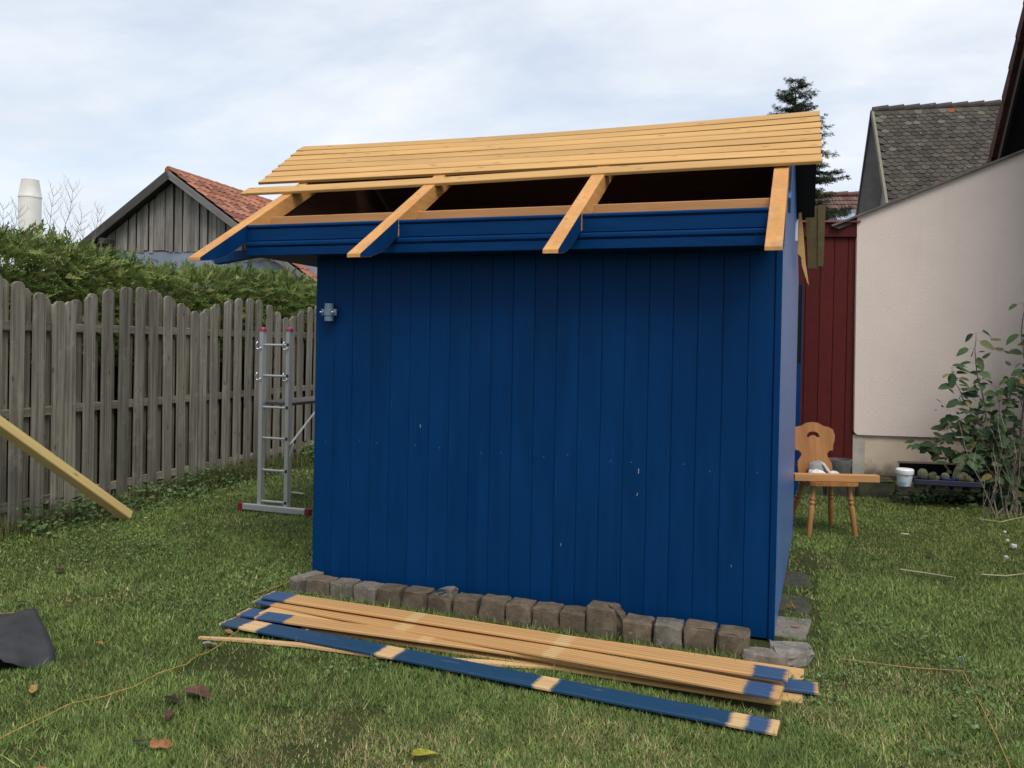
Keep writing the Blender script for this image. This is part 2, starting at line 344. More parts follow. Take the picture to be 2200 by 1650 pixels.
nl = MB().tube([(0, 0, 0), (.004, 0, .04)], .0016, 4).mesh(M['steel'])
for x, y in ((-1.17, 4.3), (-1.2, 4.12), (-2.27, 4.03), (-3.33, 4.05), (-1.86, 4.98)): obj('nail', nl, shed, Matrix.Translation((x, y, RP(y)-.005)))
# roof boards of the front slope
M['groove_shade'] = wood('brown_groove_shade', (.29, .13, .038), (.42, .21, .07), 'x', .75, .1)  # shadow lines between the roof boards, put into a brown edge colour
def edge_shade(me):
    me.materials.append(M['groove_shade'])
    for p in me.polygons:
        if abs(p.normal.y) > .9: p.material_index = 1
al = math.atan(.577); sdir = Vector((0, math.cos(al), math.sin(al))); nrm = Vector((0, -math.sin(al), math.cos(al)))
def on_roof(x, y): n = Vector((0, -.577, 1)); return plane(x, y, n, 2.035-.577*4.0)
lefts = [-3.705, -3.72, -3.735, -3.752, -3.765, -3.782, -3.797]
for k in range(7):
    xl, xr = lefts[k], .072+U(-.006, .006)
    sL = (5.060-.02*0-4.0)/math.cos(al); s = sL+.0595+k*.1215
    sl_, sr_ = s+.02*(1-k/6), s-.004*(1-k/6)
    if k == 6: sr_ += 0
    P0 = Vector((xl, 4.0, 2.035))+sdir*sl_+nrm*.001; P1 = Vector((xr, 4.0, 2.035))+sdir*sr_+nrm*.001
    Lb = (P1-P0).length
    me = board(Lb, .1165, .02, M['raw'], c=.003, n=10, sag=.002+.003*k, wob=.0012)
    edge_shade(me); obj('roof_board', me, shed, frame((P0+P1)/2+nrm*(.006+.0025*k), P1-P0, sdir-nrm*.030))
P0 = Vector((-3.705, 4.0, 2.035))+sdir*((4.932-4)/math.cos(al)); P1 = Vector((.078, 4.0, 2.035))+sdir*((5.0-4)/math.cos(al))
lb = obj('roof_board', board((P1-P0).length, .115, .02, M['raw'], c=.004, n=10, sag=.004, wob=.003), shed, frame((P0+P1)/2+nrm*.007, P1-P0, sdir)); lb['label'] = 'lowest roof board, lying askew with a gap above it'
# far slope
bd = Vector((0, math.cos(al), -math.sin(al)))
def far_sheet(name, x0, x1, y0, y1, mat, th=.025, off=-.045):
    P = [(x0, y0, RB(y0)+off), (x1, y0, RB(y0)+off), (x1, y1, RB(y1)+off), (x0, y1, RB(y1)+off)]
    return obj(name, prism(P, (0, th*.5, th*.866), mat), shed)
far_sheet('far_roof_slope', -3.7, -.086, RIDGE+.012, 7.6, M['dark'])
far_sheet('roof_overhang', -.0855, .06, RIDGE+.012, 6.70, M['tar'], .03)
P = [plane(1727, 447, (0, 1, 0), 6.75), plane(1769, 440, (0, 1, 0), 6.75), atY(1768, 570, 6.85), atY(1736, 577, 6.85)]
q0 = [atY(1730, 442, 6.72), atY(1757, 442, 6.72), atY(1756, 577, 6.86), atY(1736, 577, 6.86)]
q1 = [atY(1757.5, 441, 6.71), atY(1774, 439, 6.71), atY(1769, 572, 6.85), atY(1756.5, 572, 6.85)]
obj('overhang_board', prism(q0, (0, .035, 0), M['olive']), shed); obj('overhang_board', prism(q1, (0, .035, 0), M['olive']), shed)
q2 = [atY(1716, 458, 6.6), atY(1722, 456, 6.6), atY(1726, 500, 6.6), atY(1731, 565, 6.6), atY(1738, 613, 6.6), atY(1734, 606, 6.6), atY(1723, 571, 6.6), atY(1721, 552, 6.6), atY(1714, 545, 6.6)]
o = obj('broken_board', prism(q2, (0, .03, 0), M['raw']), shed); o['label'] = 'splintered pale board end'
q3 = [atY(1704, 490, 6.5), atY(1715, 470, 6.5), atY(1714, 517, 6.5), atY(1705, 517, 6.5)]
obj('white_scrap', prism(q3, (0, .02, 0), M['white']), shed)
# pipe bracket with a stub of downpipe
bp = atY(709, 671, 4.62)
pl_ = newmat('grey_plastic_pipe', (.13, .19, .25), .45)[0]
pipe = obj('downpipe_stub', lathe([(.028, -.055), (.028, .055), (.024, .055), (.024, -.055)], 16, pl_, cap=False), shed, Matrix.Translation(bp+Vector((0, -.012, 0))))
clampm = lathe([(.029, -.019), (.034, -.019), (.034, .019), (.029, .019)], 16, pl_, cap=False)
cl = obj('pipe_clamp', clampm, shed, Matrix.Translation(bp+Vector((0, -.012, 0))))
for s in (-1, 1): obj('clamp_ear', bbox(.024, .012, .04, pl_, .003), cl, Matrix.Translation(bp+Vector((s*.042, -.012, 0))))
for s in (-1, 1): obj('bolt', lathe([(.009, 0), (.009, .008), (.006, .011), (.006, .026), (.003, .028)], 6, M['steel']), cl, frame(bp+Vector((s*.042, -.02, 0)), (1, 0, 0), (0, 0, 1)))
obj('wall_hook', bbox(.02, .05, .02, M['black'], .002), shed, Matrix.Translation(atY(703, 546, 4.62)))

# blue panel standing behind the shed
bq = atY(1719, 900, 8.95)
bpn = empty('blue_panel', (bq.x-.12, 8.95, 0), 'narrow blue panel with dark upper pane behind the shed and the chair', 'panel')
obj('lower_panel', bbox(.26, .04, 1.42, M['blue'], .003), bpn, Matrix.Translation((bq.x-.13, 8.95, .71)))
obj('upper_pane', bbox(.25, .03, .80, newmat('dark_window_glass', (.006, .010, .012), .5, spec=.15)[0], .003), bpn, Matrix.Translation((bq.x-.135, 8.95, 1.82)))
obj('frame', bbox(.012, .045, .80, M['blue'], .002), bpn, Matrix.Translation((bq.x-.004, 8.95, 1.82)))
# ------------------------------------------------------------------ edging stones
def rock(lx, ly, lz, mat, bev=.014, jit=.005, seed=0, cut=None, sub=2):
    bm = bmesh.new(); bmesh.ops.create_cube(bm, size=1); bmesh.ops.scale(bm, vec=(lx, ly, lz), verts=bm.verts)
    bmesh.ops.bevel(bm, geom=bm.edges[:], offset=min(bev, min(lx, ly, lz)*.35), segments=2, affect='EDGES', profile=.5)
    bmesh.ops.triangulate(bm, faces=bm.faces)
    if sub > 1: bmesh.ops.subdivide_edges(bm, edges=[e for e in bm.edges if e.calc_length() > .5*max(lx, lz)], cuts=1)
    r_ = random.Random(seed)
    for v in bm.verts: v.co += Vector((r_.uniform(-1, 1), r_.uniform(-1, 1), r_.uniform(-1, 1)))*jit
    if cut:
        for v in bm.verts:
            for (n, d) in cut:
                n = Vector(n).normalized(); e = v.co.dot(n)-d
                if e > 0: v.co -= n*(e*(.85+r_.uniform(0, .25)))
    m = bpy.data.meshes.new('stone'); bm.to_mesh(m); bm.free(); m.materials.append(mat); m.polygons.foreach_set('use_smooth', [False]*len(m.polygons)); return m
STONES = [(655, 707, 1249, 'b', 'dark brown edging stone beside the corner stone at the ladder end'), (707, 756, 1253, 'g', 'grey speckled edging stone, third from the ladder end of the row'),
          (757, 807, 1259, 'g', 'greyish edging stone, fourth from the ladder end of the row'), (808, 859, 1263, 'b', 'brown edging stone, fifth from the ladder end of the row'),
          (860, 916, 1269, 'b', 'wide dark brown edging stone beside the chipped block'), (917, 969, 1280, 'b', 'dark edging stone carrying a broken concrete lump'),
          (970, 1025, 1284, 'b', 'mossy edging stone just after the one with the broken lump'), (1026, 1084, 1288, 'b', 'pale topped edging stone, eighth from the ladder end'),
          (1085, 1141, 1296, 'b', 'edging stone with white worn rim, third before the tall one'), (1142, 1201, 1304, 'b', 'edging stone with rounded corner, second before the tall one'),
          (1201, 1257, 1312, 'b', 'low edging stone touching the tall stone'), (1258, 1324, 1303, 'b', 'tallest edging stone, standing above the row'),
          (1336, 1400, 1332, 'b', 'brown edging stone right after the mortar rubble'), (1403, 1466, 1339, 'g', 'pale grey edging stone between two brown ones'),
          (1469, 1537, 1344, 'b', 'tall reddish brown edging stone next to the pale grey one'), (1540, 1610, 1357, 'b', 'paint spotted edging stone, last upright one by the flat slabs')]
grp = 'edging stones along the shed front'
YF = 4.50
for i, (a, b_, tp, k, lab) in enumerate(STONES):
    y = 4.405-.075*i/15+U(-.008, .008); A = atY(a+1, tp, y); B = atY(b_-1, tp, y); hz = max(A.z, .10)+.06
    me = rock(B.x-A.x-.002, .13, hz, M['rstone' if k == 'b' else 'gstone'], .012, .0045, i, [((U(-1, 1), -1, U(.3, 1)), .088+U(0, .02))])
    tag(obj('edging_stone', me, None, Matrix.Translation(((A.x+B.x)/2, y+.065, hz/2-.06)) @ Matrix.Rotation(U(-.03, .03), 4, 'Z') @ Matrix.Rotation(U(-.015, .015), 4, 'Y')), lab, 'edging stone', grp)
c0 = atY(641, 1243, 4.42)
tag(obj('edging_stone', rock(.085, .22, c0.z+.06, M['gstone'], .012, .004, 40), None, Matrix.Translation((c0.x-.0, 4.52, (c0.z+.06)/2-.06)) @ Matrix.Rotation(-.25, 4, 'Z')), 'pale corner stone at the ladder end of the edging row', 'edging stone', grp)
c1 = atY(950, 1276, 4.46)
tag(obj('concrete_lump', rock(.15, .10, .07, M['rubble'], .01, .012, 41, [((-1, 0, 1), .03)]), None, Matrix.Translation((c1.x, 4.46, c1.z-.0))), 'broken grey concrete lump lying on a dark edging stone', 'concrete lump')
c2 = atY(1334, 1350, 4.44)
tag(obj('mortar_rubble', rock(.09, .09, .22, M['rstone'], .015, .018, 42, [((1, 0, 1), .05)]), None, Matrix.Translation((c2.x-.01, 4.45, .06))), 'crumbling mortar rubble beside the tallest edging stone', 'rubble')
c3 = gnd(1648, 1400, .06)
tag(obj('flat_slab', rock(.215, .12, .07, M['gstone'], .01, .006, 43), None, Matrix.Translation((c3.x-.01, c3.y+.01, .02)) @ Matrix.Rotation(.06, 4, 'Z')), 'flat mossy stone slab lying below the shed corner', 'stone slab', grp)
c4 = gnd(1702, 1396, .06)
tag(obj('flat_slab', rock(.20, .22, .075, M['rubble'], .012, .012, 44, [((.7, -1, 0), .085)]), None, Matrix.Translation((c4.x, c4.y+.02, .02)) @ Matrix.Rotation(.15, 4, 'Z')), 'broken pale slab splashed with blue paint at the shed corner', 'stone slab', grp)
for i, (px, py_, lab) in enumerate(((1700, 1350, 'mossy paving slab nearest the shed corner along the side wall'), (1704, 1300, 'middle earth covered paving slab along the shed side'), (1709, 1245, 'paving slab along the shed side, closest to the chair'))):
    q = gnd(px, py_); tag(obj('paving_slab', rock(.2, .36, .05, M['border'] if i else M['gstone'], .012, .006, 50+i), None, Matrix.Translation((q.x-.005, q.y, -.014)) @ Matrix.Rotation(U(-.12, .12), 4, 'Z')), lab, 'paving slab', 'paving slabs along the shed side')

# ------------------------------------------------------------------ planks on the lawn
ORG = (.44, .235, .09); ORG2 = (.54, .32, .135); PALE = (.56, .385, .185); PBL = (.008, .062, .165); DBL = (.010, .048, .105); BRN = (.25, .11, .04)
def plank_mat(name, L, bands, base=(ORG, ORG2), grooves=True):
    m, t, b = newmat(name, rough=.6, spec=.3)
    n = noise(t, coords(t, (1.2, 45, 45)), 1, 6, .62, .3); wood_c = ramp(t, n, [(.3, base[0]), (.7, base[1])])
    tc = nd(t, 'TexCoord'); sp = nd(t, 'SeparateXYZ'); t.links.new(tc.outputs['Object'], sp.inputs[0])
    mr = nd(t, 'MapRange'); mr.inputs[1].default_value = -L/2; mr.inputs[2].default_value = L/2; t.links.new(sp.outputs[0], mr.inputs[0])
    n2 = noise(t, coords(t, (6, 60, 30)), 1, 3); ma = nd(t, 'Math', operation='MULTIPLY_ADD'); ma.inputs[1].default_value = .012; t.links.new(n2, ma.inputs[0])
    su = nd(t, 'Math', operation='SUBTRACT'); su.inputs[1].default_value = .006; t.links.new(mr.outputs[0], su.inputs[0]); t.links.new(su.outputs[0], ma.inputs[2])
    E = .0025; st = [(0, (0, 0, 0))]; cs = [(0, (1, 1, 1))]
    for (a, b2, colr, str_) in bands:
        st += [(a-E, (0, 0, 0)), (a+E, (str_,)*3), (b2-E, (str_,)*3), (b2+E, (0, 0, 0))]
        cs += [(a-E*2, colr), (b2+E*2, colr)]
    if not bands: st = [(0, (0, 0, 0)), (1, (0, 0, 0))]; cs = st*2
    msk = ramp(t, ma.outputs[0], st); cc = ramp(t, ma.outputs[0], cs[1:], 'LINEAR')
    n3 = noise(t, coords(t, (3, 70, 40)), 1, 5, .7); cc2 = mixc(t, ramp(t, n3, [(.62, (0, 0, 0)), (.72, (.4,)*3)]), cc, PALE)
    c = mixc(t, msk, wood_c, cc2)
    if grooves:
        wv = nd(t, 'Math', operation='SINE'); mu = nd(t, 'Math', operation='MULTIPLY'); mu.inputs[1].default_value = 250; t.links.new(sp.outputs[1], mu.inputs[0]); t.links.new(mu.outputs[0], wv.inputs[0])
        bump(t, b, wv.outputs[0], .35, .004)
    c = mixc(t, ramp(t, noise(t, coords(t, (2, 14, 9)), 1, 3), [(.70, (0, 0, 0)), (.76, (.5,)*3)]), c, BRN)
    t.links.new(c, b.inputs['Base Color']); bump(t, b, n, .25, .003)
    return m
GP = 'loose planks on the lawn'
PLK = []
def plank(label, pl0, pl1, z0, z1, wd=.14, th=.015, bands=(), base=(ORG, ORG2), grooves=True, name='plank', bow=0, front=True):
    A = gnd(*pl0, z0+th); B = gnd(*pl1, z1+th); d = (B-A); L = d.length; side = UPZ.cross(d).normalized()
    mid = (A+B)/2 + side*wd/2*(1 if front else 0) - UPZ*th
    bb = []
    for (px, py_, qx, qy, colr, s_) in bands:
        ta = (gnd(px, py_, z0+th)-A).dot(d)/(L*L); tb = (gnd(qx, qy, z0+th)-A).dot(d)/(L*L); bb.append((max(ta, .0), min(tb, 1), colr, s_))
    mt = plank_mat(name+'_surface', L, bb, base, grooves)
    me = board(L, wd, th, mt, c=.003, n=8, sag=bow, wob=.002, c2=.003)
    PLK.append((A, B, side, wd, min(z0, z1)))
    return tag(obj(name, me, None, frame(mid, d, side)), label, 'plank', GP)
B1 = lambda a, b_, c_, d_: (a, b_, c_, d_, PBL, .95)
S1 = lambda a, b_, c_, d_: (a, b_, c_, d_, PALE, .75)
plank('bare orange plank at the bottom front of the pile', (646, 1348), (1677, 1511), .0, .0, .13, base=((.52, .32, .12), (.60, .40, .17)))
plank('bare plank with rounded ends sticking out under the pile', (556, 1316), (1724, 1509), .038, .0, .13, th=.014, base=((.52, .31, .12), (.60, .39, .17)), grooves=False)
plank('square cut bare plank at the back of the pile nearest the stones', (592, 1296), (1727, 1459), .012, .006, .14, base=((.50, .29, .11), (.57, .36, .15)), grooves=False)
plank('longest plank with blue ends showing beyond the pile', (508, 1320), (1759, 1489), .022, .018, .12, bands=[B1(514, 1320, 560, 1327), B1(1683, 1478, 1752, 1488)])
plank('blue ended plank lying flush on the longest plank', (546, 1325), (1663, 1484), .042, .036, .11, bands=[B1(550, 1326, 608, 1335), S1(902, 1372, 928, 1376)])
plank('blue ended plank crossing the pile diagonally on top', (543, 1292), (1674, 1500), .046, .072, .14, bands=[B1(548, 1292, 588, 1298), S1(858, 1345, 885, 1350), S1(1176, 1403, 1206, 1408), B1(1600, 1487, 1661, 1497)])
plank('blue ended plank on top at the back of the pile', (560, 1281), (1692, 1459), .072, .088, .125, bands=[B1(562, 1280, 614, 1288), S1(880, 1326, 905, 1330), S1(1196, 1377, 1228, 1382), B1(1617, 1448, 1688, 1458)])
plank('blue painted plank lying apart in front of the pile', (471, 1339), (1669, 1575), .03, .022, .125, bands=[(0+473, 1339, 512, 1347, DBL, .97), (550, 1354, 803, 1405, DBL, 1), (842, 1412, 1142, 1471, DBL, 1), (1180, 1479, 1563, 1555, DBL, 1), (1600, 1562, 1650, 1571, PBL, .96)], base=((.50, .30, .13), (.66, .46, .24)), grooves=False)
# split lath
lp = [gnd(428, 1370, .02), gnd(520, 1375, .02), gnd(640, 1385, .02), gnd(740, 1397, .02), gnd(812, 1408, .02), gnd(930, 1417, .016), gnd(1050, 1424, .016), gnd(1190, 1436, .012)]
hw = [.008, .016, .018, .024, .024, .022, .026, .004]; vs = []; fs = []
for p, h_ in zip(lp, hw):
    for s, z in ((-1, -.006), (1, -.006), (1, .006), (-1, .006)): vs.append((p.x, p.y+s*h_, p.z+z))
for i in range(len(lp)-1):
    for j in range(4): a = i*4+j; b_ = i*4+(j+1) % 4; fs.append((a, b_, b_+4, a+4))
fs += [(3, 2, 1, 0), tuple(len(lp)*4-4+j for j in range(4))]
tag(obj('split_lath', mesh('lath', vs, fs, wood('split_wood', (.60, .36, .17), (.72, .48, .25), 'x', .7, 0))), 'thin split pale lath lying under the blue painted plank', 'lath')
for i in range(len(lp)-1): PLK.append((lp[i], lp[i+1], Vector((0, 1, 0)), .0, 0))

# ------------------------------------------------------------------ fence
FR = R(3.2); fdir = Vector((-math.sin(FR), math.cos(FR), 0)); fout = Vector((math.cos(FR), math.sin(FR), 0)); FO = Vector((-6.02, 6.7, 0)); FO = FO-fdir*FO.dot(fdir)
fp = lambda s, off=0, z=0: FO+fdir*s+fout*off+UPZ*z
fence = empty('garden_fence', fp(7.6), 'weathered grey paling fence with wavy top and alternating pickets', 'fence')
def picket(h, wd=.123, t=.019, rnd=random):
    tip = [(wd/2, h-.045), (wd/2*.92, h-.026), (wd/2*.66, h-.010), (wd*.2, h-.001), (-wd*.2, h-.001), (-wd/2*.66, h-.010), (-wd/2*.92, h-.026), (-wd/2, h-.045)]
    pts = [(-wd/2, 0), (wd/2, 0)] + tip; n = len(pts); c = .004
    k = 1-2*c/wd
    vs = [(z, x, 0) for x, z in pts] + [(z, x, t-c) for x, z in pts] + [(z*(1-.0) - (c if z > .5 else 0), x*k, t) for x, z in pts]
    fs = [tuple(range(n))] + [(i, i+n, (i+1) % n+n, (i+1) % n) for i in range(n)] + [(i+n, i+2*n, (i+1) % n+2*n, (i+1) % n+n) for i in range(n)] + [tuple(range(3*n-1, 2*n-1, -1))]
    m = mesh('picket', vs, fs, M['grey'])
    bm = bmesh.new(); bm.from_mesh(m); bmesh.ops.recalc_face_normals(bm, faces=bm.faces); bm.to_mesh(m); bm.free(); return m
for sec in range(5):
    s0 = 2.22+1.8*sec
    for i in range(17):
        u = (i+.5*0)/16; s = s0+.068+u*(1.8-.136); fr = i % 2 == 0
        top = 1.835+.205*math.sin(math.pi*min(max((s-s0)/1.8, 0), 1))**1.25+U(-.008, .008)
        zb = U(.0, .02); s += U(-.004, .004)
        M_ = frame(fp(s, .0 if fr else -.052, zb), UPZ, -fdir if True else fdir)
        obj('picket', picket(top-zb), fence, M_ @ Matrix.Rotation(U(-.006, .006), 4, 'Z') @ Matrix.Rotation(U(-.008, .008), 4, 'Y'))
    for z in (.185, .93, 1.628):
        obj('rail', bbox(1.79, .034, .074, M['grey'], .004), fence, frame(fp(s0+.9, -.0185, z+U(-.006, .006)), fdir, -fout))
    obj('post', bbox(1.85, .08, .08, M['grey'], .006), fence, frame(fp(s0-.002, -.125, .9), UPZ, fdir))

# ------------------------------------------------------------------ thuja hedge behind the fence
M['foliage'] = leafmat('thuja_foliage', .6, .25)
hedge = empty('thuja_hedge', (-7.3, 8.5, 0), 'clipped green thuja hedge rising behind the fence', 'hedge')
def sprays(P, D, Ln, n=11, wl=.32, ww=.010, seed=1, droop=.2):
    """flat fan sprays: P points, D directions, Ln lengths -> triangles"""
    g = np.random.default_rng(seed); k = len(P); D = D/np.linalg.norm(D, axis=1)[:, None]
    S = np.cross(D, g.normal(size=(k, 3))); S /= np.linalg.norm(S, axis=1)[:, None]
    V = []
    for i in range(n):
        u = (i+.5)/n; sd = 1 if i % 2 else -1
        base = P+D*(Ln*u*.8)[:, None]+np.array([0, 0, -droop])*(Ln*u*u)[:, None]
        ang = .75+g.uniform(-.25, .25, k); l = Ln*wl*(1.15-u*.8)*g.uniform(.7, 1.3, k)
        if i == n-1: ang = ang*0; l = Ln*.3
        dr = D*np.cos(ang)[:, None]+S*(sd*np.sin(ang))[:, None]
        tip = base+dr*l[:, None]+g.normal(size=(k, 3))*(Ln*.03)[:, None]
        pe = np.cross(dr, np.cross(D, S)); pe /= np.linalg.norm(pe, axis=1)[:, None]
        wv = (ww*Ln/.14)[:, None]; mid = base*.55+tip*.45
        V.append(np.stack([base, mid+pe*wv, tip], 1)); V.append(np.stack([base, tip, mid-pe*wv], 1))
    return np.concatenate(V), np.tile(np.arange(k), 2*n)
NS = 14500
y = rng.uniform(3.6, 13.5, NS); y = 3.6+(y-3.6)**1.0
top = 2.10+.22*vnoise(y, y*0, 1.1, 5)+.12*vnoise(y, y*0, .35, 6)+np.clip((6.4-y)*.05, -.05, .05)
isF = rng.random(NS) < .62
frontx = -6.48+.2*vnoise(y, y*0+3, .8, 8)
z = np.where(isF, 1.3+(top-1.35)*rng.random(NS)**.8, top+.05*rng.normal(size=NS))
xx = np.where(isF, frontx-.22*((z-1.6)/.9)**2*(z > 1.6)+.05*rng.normal(size=NS), frontx-.2-1.1*rng.random(NS))
D = np.stack([np.where(isF, .9, .25)+.4*rng.normal(size=NS), .45*rng.normal(size=NS)-.1, np.where(isF, .35, .9)+.35*rng.normal(size=NS)], 1)
V, ix = sprays(np.stack([xx, y, z], 1), D, rng.uniform(.09, .20, NS), 15, .30, .0065)
pal = np.array([(.13, .185, .048), (.185, .24, .062), (.26, .295, .09), (.085, .135, .038), (.29, .27, .11)]); pk = rng.choice(5, NS, p=[.34, .3, .14, .17, .05])
hc = pal[pk]*rng.uniform(.75, 1.25, (NS, 1))
o = obj('foliage', tris('foliage', V, M['foliage'], hc[ix]), hedge, Matrix()); o['kind'] = 'stuff'
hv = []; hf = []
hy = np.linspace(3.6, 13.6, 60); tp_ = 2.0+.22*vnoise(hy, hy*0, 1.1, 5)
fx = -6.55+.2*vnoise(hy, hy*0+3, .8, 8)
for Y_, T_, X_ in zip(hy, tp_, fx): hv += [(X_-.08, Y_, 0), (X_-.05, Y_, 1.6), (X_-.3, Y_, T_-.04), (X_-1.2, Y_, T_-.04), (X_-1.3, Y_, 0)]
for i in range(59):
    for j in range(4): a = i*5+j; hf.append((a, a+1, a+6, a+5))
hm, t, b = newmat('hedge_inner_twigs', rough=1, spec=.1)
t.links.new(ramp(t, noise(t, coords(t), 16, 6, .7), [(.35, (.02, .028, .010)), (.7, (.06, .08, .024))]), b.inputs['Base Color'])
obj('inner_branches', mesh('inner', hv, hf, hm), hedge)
bark = newmat('grey_twig_bark', (.2, .17, .14), .9)[0]
def twig(mb, p, d, L, r, lev, g):
    pts = [p]; q = p.copy(); dd = d.copy()
    for i in range(5):
        dd = (dd+Vector((g.uniform(-1, 1), g.uniform(-1, 1), g.uniform(-.3, .6)))*.14).normalized(); q = q+dd*L/5; pts.append(q.copy())
    mb.tube(pts, [r*(1-.14*i) for i in range(6)], 4)
    if lev:
        for i in range(1, 6):
            for s in ((-1, 1) if lev > 1 else (g.choice((-1, 1)),)):
                nd_ = (dd+Vector((g.uniform(-.3, .3), s*.9, g.uniform(-.1, .5)))).normalized(); twig(mb, pts[i], nd_, L*.36*g.uniform(.6, 1.2), r*.6, lev-1, g)
g_ = random.Random(3)
for (bx, by, ln) in ((12, 520, .30), (105, 500, .36), (130, 495, .42), (200, 520, .3), (185, 525, .22), (150, 515, .25), (30, 500, .2)):
    mb = MB(); p = atX(bx, by, -7.0); twig(mb, p-UPZ*.15, Vector((0, g_.uniform(-.1, .25), 1)).normalized(), ln+.15, .0035, 2, g_)
    obj('dry_twig', mb.mesh(bark), hedge)
mb = MB()
for (a, b_, c_) in (((560, 548), (610, 570), (690, 605)), ((590, 545), (620, 580), (665, 592)), ((655, 560), (652, 590), (650, 615)), ((690, 570), (676, 590), (662, 612)), ((695, 585), (680, 600), (668, 606))):
    pts = [atX(x, y_, -6.85) for x, y_ in (a, b_, c_)]; mb.tube(pts, .004, 4)
obj('dry_vine', mb.mesh(newmat('pale_vine', (.3, .25, .19), .9)[0]), hedge)

# ------------------------------------------------------------------ barn beyond the hedge
BA = dep(378, 375, 22); br = R(5)
barn = empty('old_barn', (BA.x, BA.y, 0), 'old grey boarded barn with red tiled roof behind the hedge', 'barn', rz=br)
BM = WM[barn.name]; HB = BA.z; sl_b = .69
TL = lambda x, y, z: BM @ Vector((x, y, z))
def tile_roof(o, along, down, na, nd_, wa, ln, mat, pal, prof, seed=0, lift=.012, jit=.006):
    """pan tiles laid in courses as one mesh, every tile with its own curved section, step and tint"""
    g = np.random.default_rng(seed); nrm = along.cross(down); nrm = nrm if nrm.z > 0 else -nrm; vs = []; fs = []; cols = []
    for r_ in range(nd_):
        for c_ in range(na):
            if c_ > na: continue
            b0 = o+along*(wa*c_)+down*(ln*r_)+nrm*(g.uniform(-1, 1)*jit); k = len(prof); q = len(vs)
            j1 = g.uniform(-.01, .01)
            for (u, h) in prof: vs.append(b0+along*(u*wa*.985)+nrm*(h*wa))
            for (u, h) in prof: vs.append(b0+along*(u*wa*.985)+down*(ln*1.08+j1)+nrm*(h*wa+lift+.012))
            for (u, h) in prof: vs.append(b0+along*(u*wa*.985)+down*(ln*1.08+j1)+nrm*(h*wa+lift-.012))
            for i in range(k-1):
                fs.append((q+i, q+i+1, q+k+i+1, q+k+i)); fs.append((q+k+i, q+k+i+1, q+2*k+i+1, q+2*k+i))
            col = pal[g.integers(len(pal))]*g.uniform(.75, 1.25); cols += [col]*(3*k)
    m = mesh('tiles', vs, fs, mat); a = m.color_attributes.new('Col', 'FLOAT_COLOR', 'POINT')
    a.data.foreach_set('color', np.concatenate([np.array(cols), np.ones((len(cols), 1))], 1).astype(np.float32).ravel()); return m
def tilemat(name, spot, amt=.5, thr=.58, sc_=5):
    m, t, b = newmat(name, rough=.85, spec=.25); a = nd(t, 'Attribute', attribute_name='Col')
    c = mixc(t, ramp(t, noise(t, coords(t, rnd=sc_ > 5), sc_, 4 if sc_ > 5 else 6, .75), [(thr, (0, 0, 0)), (thr+.08, (amt,)*3)]), a.outputs['Color'], spot)
    t.links.new(c, b.inputs['Base Color']); bump(t, b, noise(t, coords(t), 40, 4), .3, .01); return m
M['redtile'] = tilemat('red_clay_tiles', (.12, .09, .075), .55, .54)
pan = [(0, 0), (.18, .13), (.38, .16), (.55, .08), (.78, .0), (1, .0)]
rx = Vector((1, 0, -sl_b)).normalized(); lx = Vector((-1, 0, -sl_b)).normalized()
Rb = BM.to_3x3(); OV = .35
o = obj('roof_tiles', tile_roof(TL(.02, -OV, HB+.09), Rb @ Vector((0, 1, 0)), Rb @ rx, 46, 20, .26, .33, M['redtile'], np.array([(.30, .115, .065), (.25, .095, .06), (.34, .145, .088), (.21, .09, .065), (.28, .125, .083)]), pan, 4), barn, Matrix()); o['kind'] = 'stuff'
obj('roof_slope', prism([TL(0, -OV+.05, HB+.04), TL(6.2, -OV+.05, HB+.04-6.2*sl_b), TL(6.2, -OV+.05, HB-.06-6.2*sl_b), TL(0, -OV+.05, HB-.06)], Rb @ Vector((0, 11.9, 0)), M['barnd']), barn, Matrix())
obj('roof_slope', prism([TL(0, -OV+.05, HB+.04), TL(-4.2, -OV+.05, HB+.04-4.2*sl_b), TL(-4.2, -OV+.05, HB-.06-4.2*sl_b), TL(0, -OV+.05, HB-.06)], Rb @ Vector((0, 11.9, 0)), M['barnd']), barn, Matrix())
rt = lathe([(.095, -.22), (.115, .2), (.12, .2), (.10, .215)], 10, M['redtile'])
ra = rt.color_attributes.new('Col', 'FLOAT_COLOR', 'POINT'); ra.data.foreach_set('color', np.tile(np.array([.30, .11, .075, 1], np.float32), len(rt.vertices)))
for i in range(28): obj('ridge_tile', rt, barn, BM @ Matrix.Translation((0, -OV+.25+i*.41, HB+.05)) @ Matrix.Rotation(R(90+1.5), 4, 'X') @ Matrix.Rotation(U(-.05, .05), 4, 'Y'))
Lb = math.hypot(6.2, 6.2*sl_b)
obj('barge_board', board(Lb, .17, .04, wood('grey_barge', (.13, .125, .12), (.26, .25, .24), 'x', .8), c=.004), barn, BM @ frame(Vector((3.1, -OV+.04, HB-.06-3.1*sl_b)), (1, 0, -sl_b), (sl_b, 0, 1)))
Lb = math.hypot(4.2, 4.2*sl_b)
obj('barge_board', board(Lb, .22, .04, M['barnd'], c=.004), barn, BM @ frame(Vector((-2.1, -OV+.04, HB-.07-2.1*sl_b)), (1, 0, sl_b), (-sl_b, 0, 1)))
bw = .128
